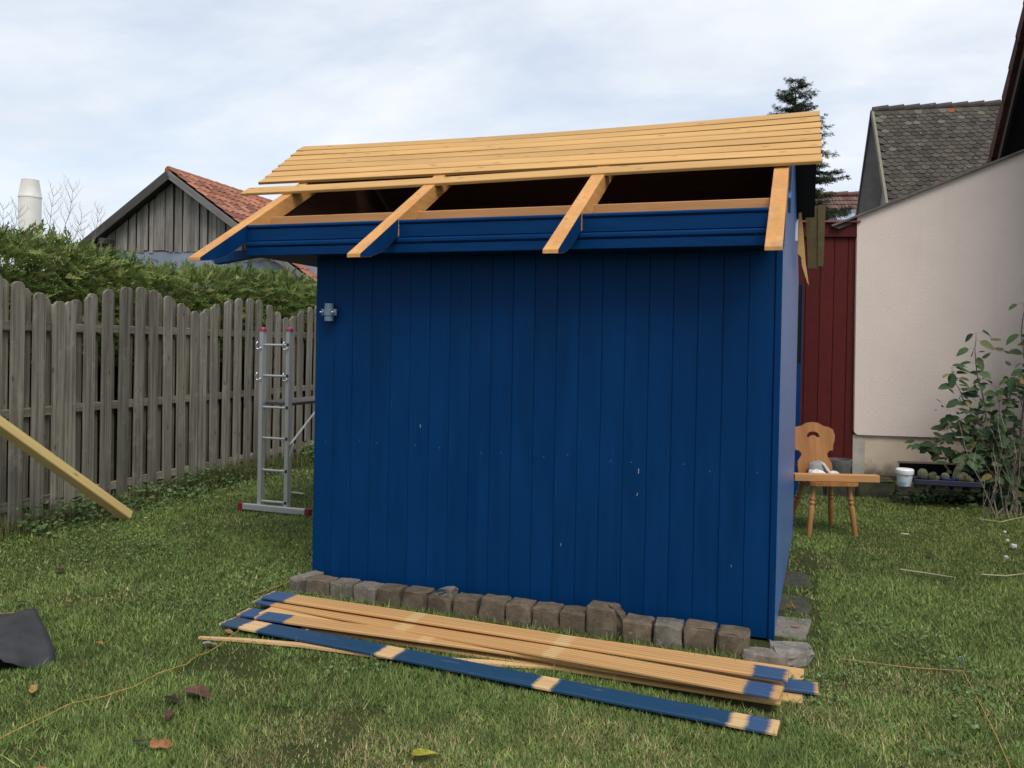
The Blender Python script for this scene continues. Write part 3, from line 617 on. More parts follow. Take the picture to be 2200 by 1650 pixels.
for i in range(62):
    x = -3.5+i*bw
    if x > 5.3: break
    zt = HB-.1-abs(x+bw/2)*sl_b-.06; zb = 3.86 if x < 1.0 else 3.58
    zb += U(-.05, .03); 
    if zt-zb < .1: continue
    s_ = sl_b*bw/2*(1 if x+bw/2 < 0 else -1)
    hw_ = (bw-.012)/2; yo = U(0, .012)
    P = [Vector((-hw_, yo, zb)), Vector((hw_, yo, zb)), Vector((hw_, yo, zt+s_)), Vector((-hw_, yo, zt-s_))]
    obj('gable_board', prism(P, (0, .022, 0), M['barn']), barn, BM @ Matrix.Translation((x+bw/2, 0, 0)) @ Matrix.Rotation(U(-.006, .006), 4, 'Y'))
obj('gable_lining', prism([(-3.6, .05, 3.4), (5.4, .05, 3.4), (5.4, .05, HB-.15-5.4*sl_b+.2), (0, .05, HB-.15), (-3.6, .05, HB-.15-3.6*sl_b+.1)], (0, .04, 0), M['black']), barn, BM)
bl = stone('pale_blue_render', (.20, .235, .29), (.27, .305, .36), 3, st=.1, amt=0)
obj('wall', prism([(-3.4, .03, 0), (5.4, .03, 0), (5.4, .03, 3.72), (-3.4, .03, 3.92)], (0, .25, 0), bl), barn, BM)
obj('rafter_end', bbox(.16, .5, .16, M['barnd'], .01), barn, BM @ Matrix.Translation((-1.95, -.15, HB-.42-1.95*sl_b)))
obj('rafter_end', bbox(.16, .5, .16, M['barnd'], .01), barn, BM @ Matrix.Translation((1.95, -.15, HB-.38-1.95*sl_b)))

# ------------------------------------------------------------------ steel flue
cp = dep(65, 387, 30)
flue_m, t, b = newmat('dull_steel_flue', rough=.45, metal=.15)
t.links.new(ramp(t, noise(t, coords(t), 3, 6), [(.3, (.72, .69, .62)), (.7, (.82, .80, .74))]), b.inputs['Base Color'])
flue = empty('steel_chimney', (cp.x, cp.y, 0), 'round steel chimney with conical top standing beyond the hedge', 'chimney')
obj('pipe', lathe([(.37, 0), (.37, cp.z-.64), (.385, cp.z-.64), (.385, cp.z-.58)], 32, flue_m), flue, Matrix.Translation((cp.x, cp.y, 0)))
obj('cone', lathe([(.375, cp.z-.58), (.285, cp.z-.02), (.29, cp.z), (.25, cp.z), (.25, cp.z-.2)], 32, flue_m), flue, Matrix.Translation((cp.x, cp.y, 0)))

# ------------------------------------------------------------------ timber post leaning on the fence
a_ = gnd(272, 1118); b_ = atX(0, 925, -5.68); d = (b_-a_); e_ = a_+d*1.75; Lp = (e_-a_).length
tag(obj('timber_post', board(Lp, .085, .085, wood('pine_post', (.50, .36, .135), (.62, .47, .2), 'x', .7, 0, .8, (.16, .09, .03)), c=.006, c2=.006), None, frame((a_+e_)/2+Vector((0, 0, .0)), d, Vector((.55, -.3, .6)).cross(d).cross(d)*-1)), 'pale square timber post leaning against the fence', 'timber post')

# ------------------------------------------------------------------ roofing felt
fm_, t, b = newmat('roofing_felt', rough=.7, spec=.4)
nn = noise(t, coords(t), 160, 3, .7); t.links.new(ramp(t, noise(t, coords(t), 6, 5), [(.3, (.017, .018, .020)), (.7, (.042, .043, .047))]), b.inputs['Base Color']); bump(t, b, nn, .5, .004)
fv = []; ff = []; nu, nv = 16, 10
back0, back1 = gnd(-130, 1355), gnd(56, 1325); fr0, fr1 = gnd(-150, 1475), gnd(120, 1428)
for j in range(nv+1):
    v_ = j/nv
    for i in range(nu+1):
        u_ = i/nu; p = back0.lerp(back1, u_).lerp(fr0.lerp(fr1, u_), v_)
        zz = .02+.14*math.sin(math.pi*min(v_*1.02, 1))**.8*(1-.45*u_**3)+.025*math.sin(u_*6+v_*4)+.012*math.sin(u_*17+v_*11)*v_
        if v_ > .85 and u_ < .8: zz += .035*math.sin((u_)*math.pi/.8)
        zz -= .03*max(0, v_-.6)/.4*(1 if u_ > .55 else -.4)
        fv.append((p.x+.012*math.sin(v_*9), p.y, zz))
for j in range(nv):
    for i in range(nu): a = j*(nu+1)+i; ff.append((a, a+1, a+nu+2, a+nu+1))
me = mesh('felt', fv, ff, fm_, True)
fo = obj('roofing_felt', me); tag(fo, 'bent sheet of black roofing felt lying on the grass', 'roofing felt')
md = fo.modifiers.new('thickness', 'SOLIDIFY'); md.thickness = .005

# ------------------------------------------------------------------ ladder scaffold
LY = 6.40
lad = empty('ladder_scaffold', (-4.44, LY, 0), 'aluminium ladder scaffold with magenta caps standing by the fence', 'ladder')
xl, xr = -4.615, -4.335
def stile(x): return bbox(.040, .058, 1.6, M['alu'], .004)
for x in (xl, xr):
    obj('stile', stile(x), lad, Matrix.Translation((x, LY+.02, .84)))
    obj('end_cap', lathe([(.036, 0), (.036, .012), (.026, .028), (.008, .034)], 12, M['magenta']), lad, Matrix.Translation((x, LY+.02, 1.638)))
for i, z in enumerate((.10, .382, .672, .95, 1.234, 1.512)):
    obj('rung', lathe([(.011, -.13), (.011, .13)], 10, M['alu']), lad, frame((xl/2+xr/2, LY+.02, z), UPZ, (0, 1, 0)))
    obj('rung_socket', bbox(.022, .006, .026, M['black'], .002), lad, Matrix.Translation((xr+.002, LY-.0115, z+.005)))
    if i > 3:
        for x in (xl, xr):
            mb = MB().tube([(x-.02, LY-.03, z+.03), (x-.035, LY-.035, z), (x-.03, LY-.03, z-.035), (x-.005, LY-.025, z-.04), (x+.01, LY-.02, z-.02)], .006, 6); obj('hook', mb.mesh(M['steel'], True), lad)
A_, B_ = gnd(520, 1097), gnd(660, 1112)
obj('base_bar', bbox(.70, .045, .055, M['alu'], .005), lad, Matrix.Translation((-4.44, LY-.018, .045)))
for x in (-4.79, -4.09): obj('foot_cap', bbox(.052, .055, .075, M['maroon'], .006), lad, Matrix.Translation((x, LY-.018, .04)))
dk = obj('platform', bbox(.36, 1.7, .028, M['deck'], .004), lad, Matrix.Translation((-4.50, LY+.90, .985)))
br_a = atX(622, 957, xr+.02); br_b = br_a+(atX(676, 886, xr+.03)-br_a)*1.15
obj('brace', MB().tube([br_a, br_b], .010, 6).mesh(M['white']), lad)
obj('brace_clip', MB().tube([br_a+Vector((.03, 0, .02)), br_a+Vector((.0, -.01, -.0)), br_a+Vector((-.04, -.02, -.09)), br_a+Vector((.015, -.02, -.095)), br_a+Vector((.05, 0, .02))], .006, 5).mesh(M['steel']), lad)
for x in (xl, xr): obj('stile', bbox(.040, .058, 1.6, M['alu'], .004), lad, Matrix.Translation((x, LY+1.75, .84)))
obj('base_bar', bbox(.70, .045, .055, M['alu'], .005), lad, Matrix.Translation((-4.44, LY+1.75, .045)))

# ------------------------------------------------------------------ chair, timber, cloth
ca = R(22)
CH = Matrix.Translation((.192, 7.67, 0)) @ Matrix.Rotation(ca, 4, 'Z')
chair = empty('farmhouse_chair', (.192, 7.67, 0), 'carved wooden farmhouse chair with heart shaped back and turned legs', 'chair', rz=ca)
seat_p = [(-.205, -.21), (-.17, -.235), (.17, -.235), (.205, -.21), (.185, .20), (.15, .22), (-.15, .22), (-.185, .20)]
sm = prism([Vector((x, y, .43)) for x, y in seat_p], (0, 0, .03), M['chair'])
obj('seat', sm, chair, CH)
half = [(.0, .475), (.05, .468), (.10, .44), (.145, .432), (.182, .41), (.197, .36), (.19, .31), (.176, .275), (.170, .225), (.14, .222), (.118, .20), (.116, .175), (.13, .15), (.15, .12), (.155, .085), (.15, .0)]
outl = [(x, z) for x, z in half] + [(-x, z) for x, z in half[::-1][:-1]]
hole = [(-.058, .345), (-.05, .372), (-.025, .388), (.0, .391), (.025, .388), (.05, .372), (.058, .345), (.045, .336), (.032, .342), (.02, .354), (0, .358), (-.02, .354), (-.032, .342), (-.045, .336)]
def holed(outl, hole, th, mat):
    bm = bmesh.new()
    eo = [bm.verts.new((x, 0, z)) for x, z in outl]; eh = [bm.verts.new((x, 0, z)) for x, z in hole]
    E = [bm.edges.new((q[i], q[(i+1) % len(q)])) for q in (eo, eh) for i in range(len(q))]
    bmesh.ops.triangle_fill(bm, use_beauty=True, edges=E)
    r_ = bmesh.ops.extrude_face_region(bm, geom=bm.faces[:]); bmesh.ops.translate(bm, verts=[v for v in r_['geom'] if isinstance(v, bmesh.types.BMVert)], vec=(0, th, 0))
    bmesh.ops.recalc_face_normals(bm, faces=bm.faces); m = bpy.data.meshes.new('back'); bm.to_mesh(m); bm.free(); m.materials.append(mat); return m
obj('backrest', holed(outl, hole, .022, M['chair']), chair, CH @ Matrix.Translation((0, .17, .455)) @ Matrix.Rotation(R(-12), 4, 'X'))
lprof = [(.018, 0), (.021, .02), (.023, .15), (.026, .24), (.018, .262), (.026, .278), (.026, .286), (.018, .298), (.026, .312), (.026, .32), (.019, .335), (.022, .37), (.024, .43)]
lgm = lathe(lprof, 12, M['leg'])
for (x, y, tx, ty) in ((-.15, -.15, -.2, -.19), (.15, -.15, .2, -.19), (-.12, .14, -.19, .27), (.12, .14, .19, .27)):
    dirv = Vector((x-tx, y-ty, .43)); M_ = frame(Vector((tx, ty, 0)), Vector((1, 0, 0)), Vector((0, 1, 0)))
    q = dirv.to_track_quat('Z', 'Y').to_matrix().to_4x4()
    obj('leg', lgm, chair, CH @ Matrix.Translation((tx, ty, 0)) @ q)
zt = .462
t0 = Vector((-.055, 7.425, zt)); t1 = plane(1884, 1034, (0, 0, 1), zt); t1 = Vector((.615, 7.645, zt)); d = t1-t0
tag(obj('timber_offcut', board(d.length, .085, .058, M['beam'], c=.003, c2=.003), None, frame((t0+t1)/2, d, UPZ.cross(d))), 'orange timber offcut laid across the chair seat', 'timber')
def crumple(lx, ly, lz, mat, seed, sub=3):
    bm = bmesh.new(); bmesh.ops.create_icosphere(bm, subdivisions=sub, radius=1); r_ = random.Random(seed)
    dirs = [(Vector((r_.uniform(-1, 1), r_.uniform(-1, 1), r_.uniform(-.4, 1))).normalized(), r_.uniform(4, 9), r_.uniform(0, 6)) for _ in range(6)]
    for v in bm.verts:
        k = 1+sum(.09*math.sin(v.co.dot(dv)*f_+p_) for dv, f_, p_ in dirs); c_ = v.co*k
        v.co = Vector((c_.x*lx, c_.y*ly, max(c_.z, -.45)*lz))
    m = bpy.data.meshes.new('cloth'); bm.to_mesh(m); bm.free(); m.materials.append(mat); m.polygons.foreach_set('use_smooth', [True]*len(m.polygons)); return m
clm = stone('dirty_white_cloth', (.55, .55, .53), (.72, .72, .70), 10, st=.3, amt=.0); clg = stone('grey_cloth', (.22, .22, .21), (.34, .33, .32), 10, st=.3, amt=0)
def onseat(x, y, z): return CH @ Vector((x, y, z))
cl = empty('work_glove', onseat(-.06, .0, .46), 'white work glove lying crumpled on the chair seat', 'glove', 'gloves on the chair')
obj('palm', crumple(.075, .06, .05, clm, 5), cl, CH @ Matrix.Translation((-.055, .0, .484)) @ Matrix.Rotation(.3, 4, 'Y'))
for i in range(4): obj('finger', crumple(.034, .014, .013, clm, 20+i, 2), cl, CH @ Matrix.Translation((.01+i*.004, -.045+i*.026, .478)) @ Matrix.Rotation(.25+i*.1, 4, 'Y'))
gl = empty('work_glove', onseat(.0, .10, .46), 'grey work glove with white cuff behind the white glove', 'glove', 'gloves on the chair')
obj('palm', crumple(.08, .05, .07, clg, 8), gl, CH @ Matrix.Translation((-.03, .09, .52)) @ Matrix.Rotation(-.5, 4, 'Y'))
obj('cuff', bbox(.022, .09, .13, clm, .008, 2), gl, CH @ Matrix.Translation((.045, .07, .53)) @ Matrix.Rotation(-.62, 4, 'Y'))
obj('finger', crumple(.055, .022, .03, clm, 9, 2), gl, CH @ Matrix.Translation((.10, .05, .485)))

# ------------------------------------------------------------------ stucco house, red outbuilding
wa = R(12.4); WD = Vector((math.cos(wa), math.sin(wa), 0)); WN = Vector((-math.sin(wa), math.cos(wa), 0)); WC = dep(1835, 932, 9.4).dot(WN)
onw = lambda x, y, off=0: plane(x, y, WN, WC+off)
house = empty('stucco_house', onw(1950, 1045), 'pale stucco house gable with a sloping roof edge and a cellar window', 'house')
st_m, t, b = newmat('pink_beige_stucco', rough=.95, spec=.15)
v = coords(t); c = ramp(t, noise(t, v, .9, 5), [(.3, (.70, .59, .525)), (.7, (.77, .655, .585))]); c = mixc(t, ramp(t, noise(t, v, .45, 6, .65, .6), [(.42, (0, 0, 0)), (.72, (.5,)*3)]), c, (.60, .535, .50)); c = mixc(t, ramp(t, noise(t, coords(t, (3, 3, .35)), 1.6, 6, .7), [(.60, (0, 0, 0)), (.8, (.45,)*3)]), c, (.55, .48, .43))
c = mixc(t, ramp(t, noise(t, v, 70, 4, .8), [(.62, (0, 0, 0)), (.75, (.35,)*3)]), c, (.42, .34, .29))
t.links.new(c, b.inputs['Base Color']); bump(t, b, noise(t, v, 90, 5, .75), .7, .012)
far = 3.5
tl, tr = onw(1842, 466), onw(2200, 325); sl_ = (tr-tl); tr2 = tl+sl_*1.9
bl_, brr = onw(1835, 934), onw(2200, 946); br2 = bl_+(brr-bl_)*1.85
cr_ = .05; arc = [bl_+WD*(cr_-cr_*math.cos(a))+UPZ*(cr_-cr_*math.sin(a)) for a in (0, .4, .8, 1.2, 1.57)]
obj('wall', prism(arc+[br2, tr2, tl], WN*.3, st_m), house)
pl_m, t, b = newmat('cream_plinth_plaster', rough=.95, spec=.15)
v = coords(t); c = ramp(t, noise(t, v, 2.2, 5), [(.35, (.55, .44, .335)), (.7, (.66, .55, .43))])
sp = nd(t, 'SeparateXYZ'); t.links.new(nd(t, 'TexCoord').outputs['Object'], sp.inputs[0]); nz_ = noise(t, v, 5, 6, .7)
ma = nd(t, 'Math', operation='MULTIPLY_ADD'); ma.inputs[1].default_value = -.35; t.links.new(nz_, ma.inputs[0]); t.links.new(sp.outputs[2], ma.inputs[2])
c = mixc(t, ramp(t, ma.outputs[0], [(.0, (.85,)*3), (.16, (0, 0, 0))]), c, (.10, .09, .075)); t.links.new(c, b.inputs['Base Color']); bump(t, b, noise(t, v, 80, 4), .4, .01)
wl, wr, wt, wb = onw(1932, 994, .035), onw(2140, 1000, .035), onw(1932, 994, .035).z, .16
pz = bl_.z-.002; P = lambda q, z: Vector((q.x, q.y, z)); q0 = onw(1832, 950, .035); q9 = q0+WD*4
for (a, c_, z0, z1) in ((q0, wl, 0, pz), (wl, wr, wt, pz), (wr, q9, 0, pz), (wl, wr, 0, wb)):
    obj('plinth', prism([P(a, z0), P(c_, z0), P(c_, z1), P(a, z1)], WN*.25, pl_m), house, Matrix())
obj('corner_plaster', prism([P(q0-WN*.006+WD*.002, 0), P(q0+WD*.13-WN*.006, 0), P(q0+WD*.13-WN*.006, pz-.004), P(q0-WN*.006+WD*.002, pz-.004)], WN*.02, stone('pale_patch_plaster', (.36, .33, .28), (.5, .46, .39), 7, st=.3, amt=0)), house)
obj('cellar_window', prism([P(wl+WN*.16, wb), P(wr+WN*.16, wb), P(wr+WN*.16, wt), P(wl+WN*.16, wt)], WN*.05, newmat('dark_cellar', (.012, .009, .009), .3)[0]), house)
obj('window_lintel', prism([P(wl-WN*.004-WD*.02, wt-.002), P(wr-WN*.004, wt-.002), P(wr-WN*.004, wt+.02), P(wl-WN*.004-WD*.02, wt+.02)], WN*.1, stone('lintel_plaster', (.22, .17, .145), (.3, .24, .2), 8, st=.2, amt=0)), house)
re0 = onw(1792, 479, -.04); re1 = tr2+(tr2-tl)*.05; dr = sl_.normalized()
lip = stone('grey_verge_metal', (.10, .085, .07), (.19, .165, .14), 10, st=.3, amt=0)
mid = tl+dr*0; v0 = tl-dr*.30-WN*.05; v1 = tr2-WN*.05; nn_ = WN.cross(dr); nn_ = nn_ if nn_.z > 0 else -nn_
obj('roof_edge', prism([v0, v1, v1+nn_*.022, v0+nn_*.022], WN*.5, lip), house)
obj('roof_edge', prism([v0+WN*.02-nn_*.05+dr*.06, tl+WN*.02-nn_*.05-dr*.01, tl+WN*.02-nn_*.002-dr*.01, v0+WN*.02-nn_*.002], WN*.4, M['barnd']), house)
# red boarded outbuilding
RO = .05
red = paint('oxblood_red_paint', (.078, .0125, .0115), .6, .10, fade=(1.2, .0), st=.15, spec=.12)
rb = empty('red_outbuilding', onw(1780, 1010, RO), 'dark red boarded outbuilding wall between the shed and the stucco house', 'outbuilding')
xs_ = [1664, 1695, 1726, 1757, 1786.5, 1816, 1846]
for a, c_ in zip(xs_[:-1], xs_[1:]):
    A, B = onw(a+3, 700, RO), onw(c_+3, 700, RO); wd_ = (B-A).length; zt_ = onw((a+c_)/2, 500, RO).z
    obj('red_board', board(zt_-.02, wd_-.003, .02, red, c=.005), rb, frame(P((A+B)/2, (zt_+.02)/2)+WN*.02*(1), UPZ, -WD))
A, B = onw(1660, 487, RO), onw(1845, 480, RO)
obj('top_board', board((B-A).length, .16, .035, red, c=.006), rb, frame((A+B)/2-UPZ*.06, WD, UPZ))
obj('cap_strip', board((B-A).length, .09, .02, paint('red_cap', (.16, .03, .03), .5, axis='x'), c=.004), rb, frame((A+B)/2+UPZ*.022-WN*.03, WD, WN))
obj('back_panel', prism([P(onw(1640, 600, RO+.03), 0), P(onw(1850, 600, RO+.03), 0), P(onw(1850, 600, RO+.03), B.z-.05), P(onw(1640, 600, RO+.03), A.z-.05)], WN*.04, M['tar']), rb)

# ------------------------------------------------------------------ old house with beaver tail tiles
OA = dep(1875, 237, 19); oa = R(5); od = Vector((math.cos(oa), math.sin(oa), 0)); on = Vector((-math.sin(oa), math.cos(oa), 0))
old = empty('old_house', (OA.x, OA.y, 0), 'old house with a steep mossy beaver tail tiled roof', 'house')
fs_ = (-on*1.966-UPZ*2.374).normalized(); bs_ = (on*1.7-UPZ*1.9).normalized(); fnm = od.cross(fs_); fnm = fnm if fnm.z > 0 else -fnm
M['beaver'] = tilemat('mossy_dark_tiles', (.42, .41, .37), .9, .63, 15)
tw, ex = .165, .128
def beaver():
    pts = [(-.5, -1.0), (.5, -1.0), (.5, .25), (.42, .50), (.25, .68), (0, .76), (-.25, .68), (-.42, .50), (-.5, .25)]
    n = len(pts); vs = []
    for h in (.008, -.006): vs += [(x*tw*.975, y*ex*1.15, h+.016*(y+1)) for x, y in pts]
    return vs, [tuple(range(n)), tuple(range(2*n-1, n-1, -1))] + [(i, (i+1) % n, (i+1) % n+n, i+n)[::-1] for i in range(n)]
bv, bf = beaver()
pal_o = [(.055, .047, .038), (.066, .056, .044), (.042, .037, .031), (.082, .068, .054), (.064, .057, .045), (.064, .055, .044)]
bmesh_l = []
for c_ in pal_o + [(.20, .075, .04), (.115, .112, .085)]:
    m = mesh('tile', bv, bf, M['beaver']); a = m.color_attributes.new('Col', 'FLOAT_COLOR', 'POINT'); a.data.foreach_set('color', np.tile(np.array(c_+(1,), np.float32), len(bv))); bmesh_l.append(m)
FM = frame(OA, od, fs_)      # local x along ridge, y down the slope
if FM.col[2].z < 0: FM = frame(OA, od, fs_) @ Matrix.Scale(1, 4)
nparts = 0; rest = MB(); rcol = []
rows, cols = 31, 27
for r_ in range(rows):
    for c_ in range(cols):
        x = (c_+.5+.5*(r_ % 2))*tw+.02; y_ = .16+r_*ex
        zsg = 1 if (od.cross(fs_)).z > 0 else -1
        pos = OA+od*x+fs_*y_+fnm*(.012+U(-.003, .003))
        R_ = Matrix(((od.x, fs_.x, fnm.x), (od.y, fs_.y, fnm.y), (od.z, fs_.z, fnm.z))).to_4x4()
        M_ = Matrix.Translation(pos) @ R_ @ Matrix.Rotation(U(-.03, .03), 4, 'Z')
        k = random.randrange(6)
        if (r_ < 4 and random.random() < .35) or (c_ < 2 and random.random() < .5): k = 7 if random.random() < .25 else 4
        if (r_, c_) == (0, 9): k = 6
        if c_ < 16 and r_ < 26 and nparts < 300 and not (r_ > 17 and False):
            obj('roof_tile', bmesh_l[k], old, M_); nparts += 1
        else:
            o_ = len(rest.v); rest.v += [tuple(M_ @ Vector(p)) for p in bv]; rest.f += [tuple(i+o_ for i in q) for q in bf]; rcol += [pal_o[k % 6]+(1,)]*len(bv)
m = rest.mesh(M['beaver']); a = m.color_attributes.new('Col', 'FLOAT_COLOR', 'POINT'); a.data.foreach_set('color', np.array(rcol, np.float32).ravel()); o = obj('roof_tiles', m, old, Matrix()); o['kind'] = 'stuff'
obj('roof_slope', prism([OA, OA+od*4.6, OA+od*4.6+fs_*4.1, OA+fs_*4.1], -fnm*.06, M['barnd']), old)
bnm = bs_.cross(od); bnm = bnm if bnm.z > 0 else -bnm
obj('roof_slope', prism([OA-od*.02, OA+od*4.6, OA+od*4.6+bs_*3.6, OA+bs_*3.6-od*.02], -bnm*.08, wood('pale_soffit', (.40, .36, .38), (.5, .46, .47), 'z', .8)), old)
obj('barge_board', prism([OA-od*.05, OA+bs_*3.5-od*.05, OA+bs_*3.5-od*.05-UPZ*.13, OA-od*.05-UPZ*.17], od*.03, wood('purple_grey_barge', (.085, .07, .085), (.13, .11, .13), 'z', .7)), old)
obj('barge_board', prism([OA-od*.03+fnm*.03, OA+fs_*4-od*.03+fnm*.03, OA+fs_*4-od*.03-fnm*.10, OA-od*.03-fnm*.10], od*.05, wood('pale_verge', (.17, .16, .11), (.26, .25, .18), 'z', .8)), old)
gi = od*.45
obj('gable_wall', prism([OA+gi-UPZ*.25, OA+gi+fs_*4-UPZ*.15, OA+gi+fs_*4-UPZ*4, OA+gi+bs_*3.6-UPZ*4, OA+gi+bs_*3.6-UPZ*.15], od*.1, stone('grey_gable_plaster', (.33, .33, .34), (.42, .42, .43), 3, st=.1, amt=0)), old)
rt2 = lathe([(.085, -.17), (.10, .15), (.105, .16), (.09, .165)], 10, M['beaver']); a = rt2.color_attributes.new('Col', 'FLOAT_COLOR', 'POINT'); a.data.foreach_set('color', np.tile(np.array([.07, .062, .055, 1], np.float32), len(rt2.vertices)))
for i in range(14): obj('ridge_tile', rt2, old, frame(OA+od*(.16+i*.325)+UPZ*.0, UPZ, od.cross(UPZ)) @ Matrix.Rotation(R(3), 4, 'Y'))
# ------------------------------------------------------------------ brown tiled house with skylight
bD = 28; b0 = dep(1690, 422, bD); ba = R(9); bdv = Vector((math.cos(ba), math.sin(ba), 0)); bnv = Vector((math.sin(ba), -math.cos(ba), 0)); bdn = (bnv*.82-UPZ*.57).normalized()
bh = empty('brown_tiled_house', (b0.x+1.5, b0.y, 0), 'house with brown pantile roof and a skylight beyond the red wall', 'house')
M['browntile'] = tilemat('brown_pantiles', (.09, .07, .06), .5, .57)
o = obj('roof_tiles', tile_roof(b0+bdn*.1, bdv, bdn, 40, 10, .115, .29, M['browntile'], np.array([(.13, .075, .065), (.16, .095, .08), (.11, .065, .06), (.14, .09, .08)]), pan, 9, .015, .004), bh); o['kind'] = 'stuff'
obj('roof_slope', prism([b0, b0+bdv*4.7, b0+bdv*4.7+bdn*4, b0+bdn*4], -UPZ*.12, M['barnd']), bh)
rt3 = lathe([(.09, -.25), (.105, .24), (.11, .25), (.09, .255)], 10, M['browntile']); a = rt3.color_attributes.new('Col', 'FLOAT_COLOR', 'POINT'); a.data.foreach_set('color', np.tile(np.array([.16, .09, .08, 1], np.float32), len(rt3.vertices)))
for i in range(9): obj('ridge_tile', rt3, bh, frame(b0+bdv*(.25+i*.48)+UPZ*.04, UPZ, bdv.cross(UPZ)) @ Matrix.Rotation(R(3), 4, 'Y'))
bn3 = bdv.cross(bdn); bn3 = bn3 if bn3.z > 0 else -bn3
sw = plane(1808, 470, bn3, b0.dot(bn3))
SF = frame(sw+bn3*.08, bdv, bdn if bdv.cross(bdn).z > 0 else -bdn)
sk = obj('skylight', bbox(.95, .9, .1, newmat('grey_window_frame', (.12, .13, .145), .5)[0], .01), bh, SF)
obj('pane', bbox(.68, .66, .02, newmat('skylight_glass', (.35, .42, .48), .08, .3)[0], .003), sk, SF @ Matrix.Translation((.03, 0, .05)))
obj('house_wall', prism([b0+bdv*.1+bdn*3-UPZ*.2, b0+bdv*4.6+bdn*3-UPZ*.2, P(b0+bdv*4.6+bdn*3, 0), P(b0+bdv*.1+bdn*3, 0)], bnv*-.2, M['concrete']), bh)
# ------------------------------------------------------------------ tall house whose dark eaves enter the frame
TX = 2.3; ta, tb = atX(2130, 345, TX), atX(2205, 20, TX); td = (tb-ta).normalized(); ta2 = ta-td*1.2; tb2 = tb+td*2.6
tall = empty('tall_house', (TX+1.5, 12, 0), 'dark eaved neighbouring house rising behind the stucco gable', 'house')
tn = Vector((1, 0, 0)).cross(td); tn = tn if tn.z > 0 else -tn
obj('roof_slope', prism([ta2, tb2, tb2+Vector((4, 0, 0)), ta2+Vector((4, 0, 0))], tn*.08, M['tar']), tall)
vt = stone('dark_red_verge_tile', (.055, .018, .014), (.10, .035, .028), 9, st=.3)
vL = .42; n_ = int((tb2-ta2).length/vL)
vm = prism([Vector((-.02, 0, -.10)), Vector((-.02, vL*1.12, -.06)), Vector((-.02, vL*1.12, .10)), Vector((-.02, 0, .10))], (.10, 0, 0), vt)
for i in range(n_): obj('verge_tile', vm, tall, frame(ta2+td*(i*vL)+tn*.03, (1, 0, 0), td))
obj('barge_board', prism([ta2+tn*(-.07)+Vector((.04, 0, 0)), tb2+tn*(-.07)+Vector((.04, 0, 0)), tb2-tn*.2+Vector((.04, 0, 0)), ta2-tn*.2+Vector((.04, 0, 0))], (.03, 0, 0), newmat('dark_barge', (.03, .016, .014), .7)[0]), tall)
obj('gable_wall', prism([P(ta2, 0)+Vector((.6, 0, 0)), P(tb2, 0)+Vector((.6, 0, 0)), tb2-tn*.01+Vector((.6, 0, 0)), ta2-tn*.01+Vector((.6, 0, 0))], (.1, 0, 0), newmat('dark_gable_boards', (.022, .018, .02), .8)[0]), tall)

# ------------------------------------------------------------------ spruce behind the shed
M['needles'] = leafmat('spruce_needles', .65, .12)
tp = dep(1710, 168, 26)
spr = empty('spruce_tree', (tp.x, tp.y, 0), 'dark narrow spruce tree standing behind the shed roof', 'tree')
obj('trunk', MB().tube([(tp.x, tp.y, 0), (tp.x+.03, tp.y, tp.z*.5), (tp.x, tp.y, tp.z-1.5), (tp.x, tp.y, tp.z)], [.2, .14, .05, .008], 8).mesh(newmat('spruce_bark', (.05, .035, .028), .95)[0], True), spr)
PP = []; DD = []; LL = []
g_ = random.Random(12); bmb = MB()
zz = .05
while zz < 8.5:
    nb = 6 if zz > .8 else 4
    for k in range(nb):
        az = g_.uniform(0, 2*math.pi); Lb = (.27+.44*zz**.92)*g_.uniform(.55, 1.15)
        p = Vector((tp.x, tp.y, tp.z-zz)); d = Vector((math.cos(az), math.sin(az), .25 if zz < 1.2 else -.05)); n = max(4, int(Lb/.045)); pts = [p]
        for i in range(n):
            u = i/n; d2 = (d+UPZ*(-.45*u+.75*u*u*u)).normalized(); p = p+d2*(Lb/n); pts.append(p.copy())
            for s in (-1, g_.choice((0, 0, 1, -1)), 1):
                q = Vector((-d.y, d.x, 0))*s; PP.append(p+Vector((g_.gauss(0, .02), g_.gauss(0, .02), g_.gauss(0, .02)))); DD.append(d2*.8+q*g_.uniform(.4, 1)+UPZ*g_.uniform(-.55, .15)); LL.append(g_.uniform(.10, .2)*(1.1-.4*u)+.02*min(zz, 3))
        bmb.tube(pts, [.012*(1-.8*i/len(pts)) for i in range(len(pts))], 4)
    zz += .11+.03*min(zz, 4)*g_.random()
obj('branches', bmb.mesh(newmat('spruce_branch', (.04, .03, .024), .95)[0]), spr, Matrix())
V, ix = sprays(np.array(PP), np.array(DD), np.array(LL), 6, .5, .010, 3, .15)
pc = np.array([(.03, .042, .02), (.042, .056, .026), (.025, .036, .018), (.06, .066, .03), (.075, .055, .032)])[rng.choice(5, len(PP), p=[.35, .3, .2, .1, .05])]
o = obj('crown', tris('crown', V, M['needles'], pc[ix]), spr, Matrix())

